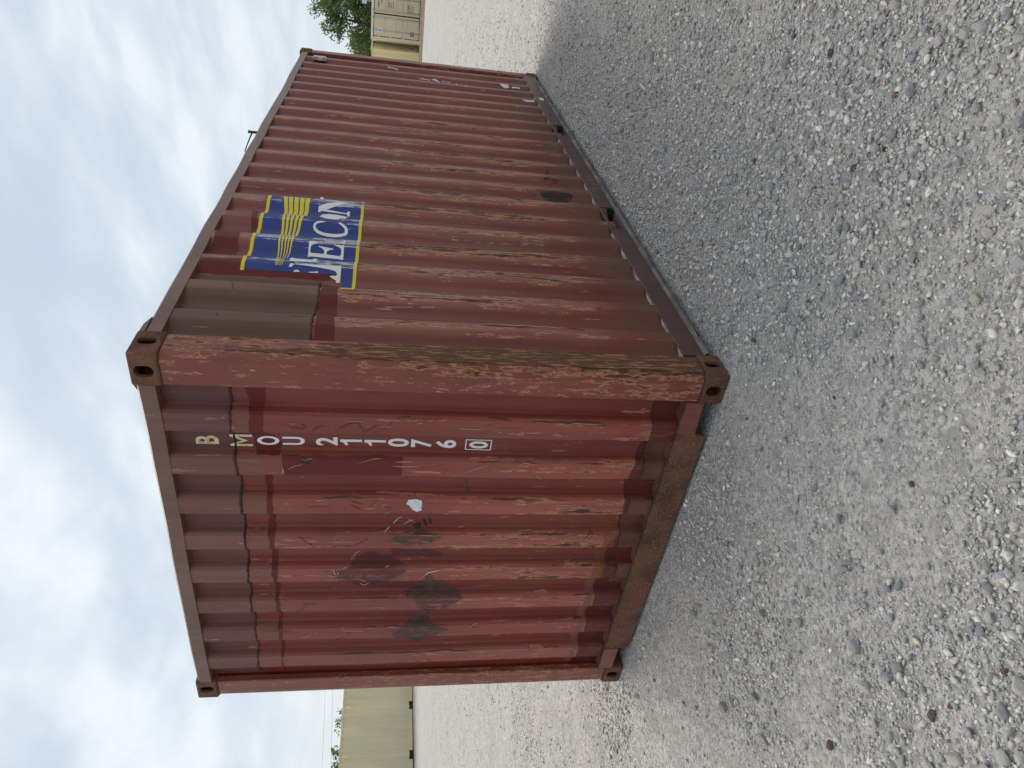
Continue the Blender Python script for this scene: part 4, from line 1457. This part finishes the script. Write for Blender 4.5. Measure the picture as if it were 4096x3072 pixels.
def far_container(name, label, loc, rz, H_, mat, doors, vents, marks=False):
    root = empty(name, loc, rz)
    tag(root, label, 'container', 'beige containers standing at the back of the yard')
    Wc, Lc = 2.438, 6.058
    S_, D_, _w = map(np.array, zip(*PRO_S))
    for xf, sg in ((0.0, 1), (-Wc, -1)):
        V = [(xf - sg * (0.012 + d), s, z) for z in (0.15, H_ - 0.08) for s, d in zip(S_, D_)]
        n = len(S_)
        link('side_wall', mesh('side_wall', V, [(i, i + 1, n + i + 1, n + i) if sg > 0 else (i, n + i, n + i + 1, i + 1) for i in range(n - 1)], {'wear': [0] * len(V)}), mat, root)
        MB().prism([(xf - sg * 0.002, H_ - 0.09), (xf - sg * 0.002, H_ - 0.03), (xf - sg * 0.06, H_ - 0.03), (xf - sg * 0.06, H_ - 0.09)], 'y', 0.17, Lc - 0.17).build('top_rail', mat, root)
        for a_, b_ in ((0.17, 2.0 - 0.18), (2.0 + 0.18, 4.05 - 0.18), (4.05 + 0.18, Lc - 0.17)):
            MB().box(min(xf - sg * .002, xf - sg * .05), max(xf - sg * .002, xf - sg * .05), a_, b_, 0.03, 0.17).build('bottom_rail', mat, root)
        for yc in (2.0, 4.05):
            MB().box(min(xf - sg * .02, xf - sg * .5), max(xf - sg * .02, xf - sg * .5), yc - .18, yc + .18, 0.032, 0.16).build('fork_pocket', M['gasket'], root)
        for y0_ in (0.0, Lc - 0.16):
            MB().box(min(xf, xf - sg * .15), max(xf, xf - sg * .15), y0_ + .002, y0_ + .158, 0.118, H_ - 0.118, 0.01).build('corner_post', mat, root)
            for z0_ in (0.0, H_ - 0.118):
                c_ = MB().box(min(xf + sg * .003, xf - sg * .162), max(xf + sg * .003, xf - sg * .162), y0_ - .004, y0_ + .168, z0_, z0_ + .118, 0.012).build('corner_casting', mat, root)
                MB().box(min(xf + sg * .006, xf - sg * .01), max(xf + sg * .006, xf - sg * .01), y0_ + .06, y0_ + .105, z0_ + .025, z0_ + .093, 0.008).build('hole', M['gasket'], c_)
        if vents:
            for yv in (2.05, 4.05):
                v = MB().prism([(H_ - 0.36, xf - sg * .05), (H_ - 0.36, xf + sg * .012), (H_ - 0.15, xf + sg * .012), (H_ - 0.15, xf - sg * .05)][::1], 'y', 0, 0.0001)
                MB().box(min(xf - sg * .05, xf + sg * .012), max(xf - sg * .05, xf + sg * .012), yv - .06, yv + .06, H_ - .38, H_ - .15, 0.008).build('ventilator', M['yellowish'], root)
    b = MB()
    V = []
    for i in range(81):
        y = 0.06 + (Lc - .12) * i / 80
        z = H_ - 0.045 + (0.022 if i % 4 in (1, 2) else 0)
        V += [(-0.06, y, z), (-Wc + .06, y, z)]
    b.add(V, [(2 * i, 2 * i + 1, 2 * i + 3, 2 * i + 2) for i in range(80)])
    b.build('roof', M['pale_roof'], root)
    MB().box(-Wc + .162, -.162, Lc - .05, Lc - .01, .03, H_ - .03).build('end_wall', mat, root)
    MB().box(-Wc + .05, -.05, .05, Lc - .05, .165, .19).build('floor', M['dark'], root)
    if not doors:
        MB().box(-Wc + .162, -.162, .01, .05, .03, H_ - .03).build('end_wall', mat, root)
        return root
    MB().box(-Wc + .162, -.162, .004, .09, H_ - .115, H_ - .004).build('header', M['pale_roof'], root)
    MB().box(-Wc + .162, -.162, .004, .09, .02, .118).build('door_sill', mat, root)
    zb, zt = 0.150, H_ - 0.150
    for k in (0, 1):
        x0_ = -Wc + .158 + k * 1.063
        x1_ = x0_ + 1.059
        MB().box(x0_, x1_, .052, .07, zb - .03, zt + .03).build('gasket', M['gasket'], root)
        d = MB()
        d.box(x0_ + .028, x1_ - .028, .022, .05, zb, zt, 0.006)
        d = d.build('door', mat, root)
        for q_ in range(4):          # pressed horizontal panels
            za = zb + .06 + q_ * (zt - zb - .06) / 4
            MB().box(x0_ + .10, x1_ - .10, .006, .024, za, za + (zt - zb) / 4 - .10, 0.014).build('door_panel', mat, d)
        for xr in (x0_ + .30, x1_ - .16) if k == 0 else (x0_ + .16, x1_ - .30):
            MB().tube([(xr, -.014, .06), (xr, -.014, H_ - .06)], .017, 8).build('lock_rod', M['galv'], root, True)
            for zz in (.09, .5, 1.2, 1.95, H_ - .09):
                MB().box(xr - .045, xr + .045, -.03, .012, zz - .025, zz + .025, .004).build('rod_keeper', M['galv'], root)
            MB().box(xr - .02, xr + .42 * (1 if k else -1) if k else xr + .02, -.03, -.012, 1.0, 1.03).build('door_handle', M['galv'], root) if k else MB().box(xr - .42 if xr - .42 > x0_ else x0_ + .03, xr + .02, -.03, -.012, 1.0, 1.03).build('door_handle', M['galv'], root)
        for zz in (.35, .95, 1.6, 2.2):
            xh = x0_ if k == 0 else x1_
            MB().box(xh - .05, xh + .05, -.008, .02, zz - .04, zz + .04, .006).build('hinge', mat, root)
    if marks:
        # stencilled lines on the right-hand door, too far off to read
        xr = -Wc + .158 + 1.063
        rr_ = random.Random(4)
        for z, h_, a_, b_ in ((2.20, .085, .30, .88), (2.06, .075, .45, .70), (1.74, .05, .30, .62), (1.66, .05, .30, .62), (1.58, .05, .30, .60), (1.48, .045, .30, .58), (0.72, .05, .20, .55), (0.64, .05, .20, .55), (0.54, .05, .20, .50), (0.46, .05, .20, .52)):
            x = xr + a_
            ln = MB()
            while x < xr + b_:
                wd = rr_.uniform(.02, .045)
                ln.box(x, x + wd, .0015, .0045, z, z + h_ * rr_.uniform(.8, 1))
                x += wd + rr_.choice([.012, .015, .05])
            tag(ln.build('stencil_line', M['ink'], root), kind='stuff')
        xl = -Wc + .158
        for (a_, b_, z0_, z1_, mt) in ((.20, .40, 2.02, 2.20, 'placard'), (.58, .72, 1.66, 1.82, 'placard'), (.15, .37, .38, .60, 'plate_grey')):
            p = MB().box(xl + a_, xl + b_, .001, .005, z0_, z1_).build('placard', M[mt], root)
            if mt == 'placard':
                MB().box(xl + a_ + .04, xl + b_ - .05, -.001, .0006, z0_ + .05, z1_ - .05, .001).build('emblem', M['blue_dot'] if a_ < .3 else M['plate_grey'], p)
        MB().box(xr + .95, xr + 1.0, .001, .005, .22, .27).build('blue_sticker', M['blue_dot'], root)
    return root


def at(px, py, dist):
    """point at a given ground distance along a photo pixel's line of sight"""
    d = pix_ray(px, py)
    return CAM + d * (dist / math.hypot(d[0], d[1]))


def bearing(px, py):
    d = pix_ray(px, py)
    return math.atan2(-d[0], d[1])      # z-rotation that turns +y away from the viewer along the line of sight


GZF = 0.37
p = at(1673, 177, 41.5)
rz = bearing(1673, 120) + R(7)
org = Vector((p[0], p[1], GZF)) + Matrix.Rotation(rz, 3, 'Z') @ Vector((2.438, 0, 0))
far_container('beige_container', 'beige container with its locked double doors towards the yard, lock rods and stencilled lines', org, rz, 2.591, M['beige'], True, False, True)
p = at(1670, 213, 41.9)
rz = bearing(1670, 213) + R(90) - R(22)
org = Vector((p[0], p[1], GZF)) + Matrix.Rotation(rz, 3, 'Z') @ Vector((2.438, 0, 0))
far_container('cream_container', 'cream container seen side on, its door end turned towards the beige doors', org, rz, 2.591, M['yellowish'], True, False, True)
far_container('beige_container', 'tall beige container with two roof vents and fork pockets, trees behind it', (-26.35, 9.95, float(gh(-26.35, 13))), 0, 2.87, M['beige'], False, True)

# soil bank in front of the far containers
m, t, bs, out = newmat('brown_soil')
n_ = t.noise(t.objco(), 6, 6, 0.7)
t.put(bs.inputs['Base Color'], t.mix(t.step(n_, 0.35, 0.65), (0.16, 0.10, 0.065), (0.33, 0.22, 0.15)))
bs.inputs['Roughness'].default_value = 1.0
bump(t, bs, n_, 0.8, 0.08)
M['soil'] = m
A_ = at(1680, 330, 39.9)
B_ = at(1694, -260, 38.6)
V, F = [], []
n = 60
for i in range(n):
    u = i / (n - 1)
    x, y = A_[0] + (B_[0] - A_[0]) * u, A_[1] + (B_[1] - A_[1]) * u
    fx, fy = -math.sin(bearing(1680, 100)), math.cos(bearing(1680, 100))
    for j, (o_, hgt_) in enumerate(((-0.9, -0.03), (-0.2, 0.05), (0.5, 0.10), (1.25, 0.09), (1.9, -0.03))):
        jj = float(vnoise(i * 0.9, j * 1.7, 8)) - 0.5
        xx, yy = x + fx * (o_ + jj * .5), y + fy * (o_ + jj * .5)
        V.append((xx, yy, float(gh(xx, yy)) + hgt_ * (1 + jj)))
F = [(i * 5 + j, i * 5 + j + 1, i * 5 + j + 6, i * 5 + j + 5) for i in range(n - 1) for j in range(4)]
tag(link('soil_bank', mesh('soil_bank', V, F), M['soil'], smooth=True), 'low bank of brown soil along the foot of the far containers', 'soil bank', kind='structure')

# field beyond the yard
m, t, bs, out = newmat('dry_grass_field')
n_ = t.noise(t.objco(), 0.5, 7, 0.7)
t.put(bs.inputs['Base Color'], t.mix(t.step(n_, 0.35, 0.65), (0.085, 0.10, 0.035), (0.24, 0.22, 0.09)))
bs.inputs['Roughness'].default_value = 1.0
bump(t, bs, t.noise(t.objco(), 6, 5, 0.8), 1.0, 0.25)
M['field'] = m
fx = np.linspace(-400, 400, 40)
fy = np.concatenate([np.linspace(58, 110, 18), np.linspace(120, 1050, 16)])
FX, FY = np.meshgrid(fx, fy)
FZ = 0.39 + 0.55 * smooth01((FY - 58) / 40)
tag(link('grass_field', mesh('grass_field', np.c_[FX.ravel(), FY.ravel(), FZ.ravel()], [(j * 40 + i, j * 40 + i + 1, (j + 1) * 40 + i + 1, (j + 1) * 40 + i) for j in range(len(fy) - 1) for i in range(39)]), M['field'], smooth=True), 'rough grass field beyond the gravel yard', 'field', kind='structure')


# ------------------------------------------------------------------ trees and shrubs
def leafmat(name, cols):
    m, t, bs, out = newmat(name)
    c = t.ramp(t.attr('tone'), cols)
    t.put(bs.inputs['Base Color'], c)
    bs.inputs['Roughness'].default_value = 0.6
    tl = t.node('ShaderNodeBsdfTranslucent')
    t.put(tl.inputs[0], t.mix(0.5, c, (0.16, 0.20, 0.05)))
    mx = t.node('ShaderNodeMixShader')
    mx.inputs[0].default_value = 0.3
    t.l.new(bs.outputs[0], mx.inputs[1])
    t.l.new(tl.outputs[0], mx.inputs[2])
    t.l.new(mx.outputs[0], out.inputs[0])
    return m


M['leaf'] = leafmat('green_leaves', [(0.0, (0.06, 0.10, 0.035)), (0.5, (0.115, 0.175, 0.055)), (0.9, (0.18, 0.24, 0.08)), (1.0, (0.25, 0.24, 0.09))])
M['leaf_dark'] = leafmat('dark_leaves', [(0.0, (0.035, 0.065, 0.05)), (0.6, (0.06, 0.10, 0.06)), (1.0, (0.10, 0.145, 0.07))])
M['leaf_pale'] = leafmat('tall_grey_grass', [(0.0, (0.10, 0.12, 0.08)), (0.6, (0.19, 0.20, 0.13)), (1.0, (0.28, 0.26, 0.16))])
M['bark'] = plain('bark', (0.085, 0.066, 0.05), 0.95, 0.35, 12, stretch=(1, 1, 0.2))


def leaves_mesh(name, pts, size, seed):
    r_ = np.random.default_rng(seed)
    n = len(pts)
    a = r_.normal(size=(n, 3))
    a /= np.linalg.norm(a, axis=1)[:, None]
    b = np.cross(a, r_.normal(size=(n, 3)))
    b /= np.linalg.norm(b, axis=1)[:, None]
    s = size * r_.uniform(0.6, 1.4, n)[:, None]
    V = np.stack([pts - a * s, pts + b * s * .55, pts + a * s, pts - b * s * .55], 1).reshape(-1, 3)
    F = [(4 * i, 4 * i + 1, 4 * i + 2, 4 * i + 3) for i in range(n)]
    tone = np.repeat(np.clip(r_.normal(0.5, 0.22, n), 0, 1), 4)
    return mesh(name, V, F, {'tone': tone})


def tree(name, label, base, height, spread, n_leaf, leaf, mat, seed, low=0.28, gaps=0.55, trunk_r=0.16, group=None, cat='tree', lean=(0, 0)):
    r_ = np.random.default_rng(seed)
    rr_ = random.Random(seed)
    root = empty(name, tuple(base))
    tag(root, label, cat, group)
    tk = MB()
    top = Vector((lean[0], lean[1], height * 0.80))
    mid_ = Vector((lean[0] * .3 + rr_.uniform(-.1, .1), lean[1] * .3, height * .35))
    spine = [Vector((0, 0, -0.3)), Vector((0.02, 0, height * .12)), mid_, mid_.lerp(top, .5) + Vector((rr_.uniform(-.3, .3), rr_.uniform(-.3, .3), 0)), top]
    tk.tube(spine, [trunk_r * 1.25, trunk_r, trunk_r * .75, trunk_r * .45, trunk_r * .12], 8)
    clumps = []
    nb = 26
    for k in range(nb):
        u = low * .7 + (1 - low * .7) * (k + rr_.random()) / nb
        z0 = u * height * .80
        # point on spine
        i = min(3, max(1, int(u * 4)))
        p0 = spine[i].lerp(spine[i + 1] if i < 4 else spine[4], rr_.random())
        p0.z = min(p0.z, z0 + .3)
        az_ = k * 2.4 + rr_.uniform(-.4, .4)
        env = math.sin(min(1.0, max(0.05, (u - low * .5) / (1 - low * .5))) * math.pi * .86 + .35)
        ln = spread * max(.22, env) * rr_.uniform(.65, 1.05)
        p2 = p0 + Vector((math.cos(az_) * ln, math.sin(az_) * ln, ln * rr_.uniform(.25, .75)))
        p1 = p0.lerp(p2, .5) + Vector((0, 0, -.08 * ln))
        tk.tube([p0, p1, p2], [trunk_r * .32, trunk_r * .18, trunk_r * .05], 5)
        for q_ in range(4):
            c = p1.lerp(p2, .25 + .85 * rr_.random()) + Vector((rr_.gauss(0, .22), rr_.gauss(0, .22), rr_.gauss(0, .2))) * spread * .55
            tk.tube([p1.lerp(p2, .5), c], [trunk_r * .09, trunk_r * .03], 4)
            clumps.append((c, spread * rr_.uniform(.13, .30)))
    tk.build('trunk', M['bark'], root, True)
    cw = np.array([c[1] ** 2 for c in clumps])
    wi = r_.choice(len(clumps), n_leaf, p=cw / cw.sum())
    cen = np.array([c[0][:] for c in clumps])[wi]
    rad = np.array([c[1] for c in clumps])[wi]
    d = r_.normal(size=(n_leaf, 3))
    d /= np.linalg.norm(d, axis=1)[:, None]
    pts = cen + d * (rad * r_.random(n_leaf) ** gaps)[:, None] * np.array([1.1, 1.1, .85])
    pts = pts[pts[:, 2] > .25]
    link('crown', leaves_mesh('crown', pts, leaf, seed + 1), mat, root)
    return root


def gpt(px, py, dist, z=0.6):
    p = at(px, py, dist)
    return (p[0], p[1], z)


tree('leafy_tree', 'tall leafy green tree with a dark trunk behind the beige double doors', gpt(1500, 114, 72, .75), 9.0, 2.8, 9500, .105, M['leaf'], 3, low=.22, trunk_r=.22, lean=(.6, .6))
tree('leafy_tree', 'broad green tree with open upper branches beside the tall leafy one', gpt(1500, -30, 75, .75), 9.9, 3.4, 10500, .11, M['leaf'], 9, low=.2, trunk_r=.24, lean=(-.4, 0))
for i, (py, dist, h_, sp, lab) in enumerate(((215, 84, 5.4, 1.5, 'dark bushy tree left of the pale pole, beyond the cream container'), (172, 88, 4.4, 1.5, 'low dark shrub at the foot of the pale pole'), (60, 82, 4.6, 2.0, 'dark shrub under the broad tree'), (120, 80, 3.6, 1.7, 'dense shrub round the trunk of the tall leafy tree'), (262, 90, 5.0, 1.8, 'dark bush just showing beside the red container'), (10, 84, 4.4, 1.9, 'dark round shrub in the shade of the broad tree'))):
    tree('shrub', lab, gpt(1560, py, dist, .9), h_, sp, 4200, .12, M['leaf_dark'] if i != 0 else M['leaf'], 20 + i, low=.05, gaps=.45, trunk_r=.07, group='shrubs beyond the yard', cat='shrub')
# tall weeds along the field edge
wp = []
r_ = np.random.default_rng(5)
for k in range(5200):
    py = r_.uniform(-60, 330)
    p = at(1560, py, r_.uniform(66, 78))
    wp.append((p[0], p[1], .5 + 2.0 * r_.random() ** 1.3 * (.55 + .45 * float(vnoise(py * .05, 1.0, 3)))))
q = link('tall_weeds', leaves_mesh('tall_weeds', np.array(wp), .13, 8), M['leaf_pale'])
tag(q, 'tall grey green weeds along the edge of the field', 'weeds', kind='stuff')

tree('sparse_tree', 'small thin tree top showing above the middle of the tall beige container', gpt(1480, 2868, 47, .0), 4.75, 1.0, 800, .075, M['leaf'], 41, low=.5, gaps=.7, trunk_r=.07)
tree('sparse_tree', 'small leafy tree with yellowing leaves above the far end of the tall beige container', gpt(1480, 3040, 47, .0), 4.85, 1.05, 1300, .075, M['leaf'], 43, low=.45, gaps=.6, trunk_r=.07)

# pale pole beyond the cream container
p = gpt(1500, 164, 78, .7)
po = MB().tube([(0, 0, -.3), (0, 0, 3.6), (.02, 0, 4.1)], [.11, .10, .09], 8)
root = empty('pale_pole', p)
tag(root, 'pale slim metal pole standing among the shrubs', 'pole')
po.build('shaft', M['galv'], root, True)
MB().tube([(.02, 0, 4.1), (.12, 0, 6.9)], [.05, .035], 6).build('upper_shaft', M['galv'], root, True)
MB().box(-.09, .09, -.16, -.08, 1.2, 1.7, .02).build('meter_box', M['galv'], root)
# white box by the shrubs at the field edge
p = gpt(1464, 2, 70, .75)
wb = MB()
d_ = empty('white_cabinet', (p[0], p[1], .75), bearing(1464, 2))
tag(d_, 'small white cabinet on a post in front of the dark shrubs', 'cabinet')
MB().tube([(0, 0, -.2), (0, 0, 3.55)], .05, 6).build('post', M['galv'], d_)
MB().box(-.24, .24, -.12, .12, 3.55, 3.95, .02).build('cabinet_box', M['placard'], d_)

# green post with a slanted arm behind the red container
M['green_metal'] = plain('dark_green_metal', (0.012, 0.045, 0.038), 0.5, 0.2)


def at_depth(px, py, dep):
    d = pix_ray(px, py)
    return CAM + d * (dep / float(np.dot(d, FW)))


DG = 11.0
tp = at_depth(996, 527, DG)
root = empty('green_post', (tp[0], tp[1], float(gh(tp[0], tp[1]))))
tag(root, 'dark green post with a thin slanted arm showing above the red roof edge', 'post')
zt = tp[2] - root.location.z
MB().box(-.017, .017, -.017, .017, -.2, zt, .003).build('upright', M['green_metal'], root)
loc_ = np.array(root.location)
arm = [at_depth(1008, 531, DG) - loc_, at_depth(996, 560, DG) - loc_, at_depth(981, 600, DG) - loc_, at_depth(979, 606, DG) - loc_, at_depth(984, 612, DG) - loc_, at_depth(1010, 640, DG) - loc_]
MB().tube(arm, [.012, .010, .008, .007, .006, .006], 8).build('arm', M['green_metal'], root, True)
MB().box(-.021, .021, -.021, .021, zt, zt + .012, .003).build('cap', M['green_metal'], root)

# two power lines behind the tall beige container, carried by poles outside the picture
M['cable'] = plain('power_cable', (0.10, 0.105, 0.11), 0.6, 0.1)
ends = []
for k, (x1, x2) in enumerate(((1287.6, 1274.5), (1317.0, 1310.0))):
    a_, b_ = at(x1, 2775, 62), at(x2, 3072, 60)
    dv = (a_ - b_) / np.hypot(*(a_ - b_)[:2])
    a2, b2 = a_ + dv * 14, b_ - dv * 14
    pts = [tuple(b2 + (a2 - b2) * u / 12 - np.array([0, 0, .25 * (1 - (2 * u / 12 - 1) ** 2)])) for u in range(13)]
    o = MB().tube(pts, .008, 5).build('power_line', M['cable'], None, True)
    tag(o, ('upper' if k == 0 else 'lower') + ' of two thin power lines crossing the sky above the tall beige container', 'power line')
    ends.append((a2, b2))
M['timber'] = plain('grey_pole_timber', (0.16, 0.13, 0.10), 0.95, 0.25, 10, stretch=(1, 1, .2))
for k, lab in ((0, 'timber utility pole hidden behind the red container'), (1, 'timber utility pole at the outer end of the power lines')):
    e0, e1 = ends[0][k], ends[1][k]
    root = empty('utility_pole', (e0[0], e0[1], 0))
    tag(root, lab, 'pole')
    MB().tube([(0, 0, -.5), (0, 0, e0[2] + .4)], [.15, .11], 10).build('shaft', M['timber'], root, True)
    MB().box(-.05, .05, -.6, .6, e0[2] - .12, e0[2] - .02, .01).build('crossarm', M['timber'], root)
    MB().tube([(0, 0, e0[2] - .02), (0, 0, e0[2] + .02)], .04, 8).build('insulator', M['placard'], root)
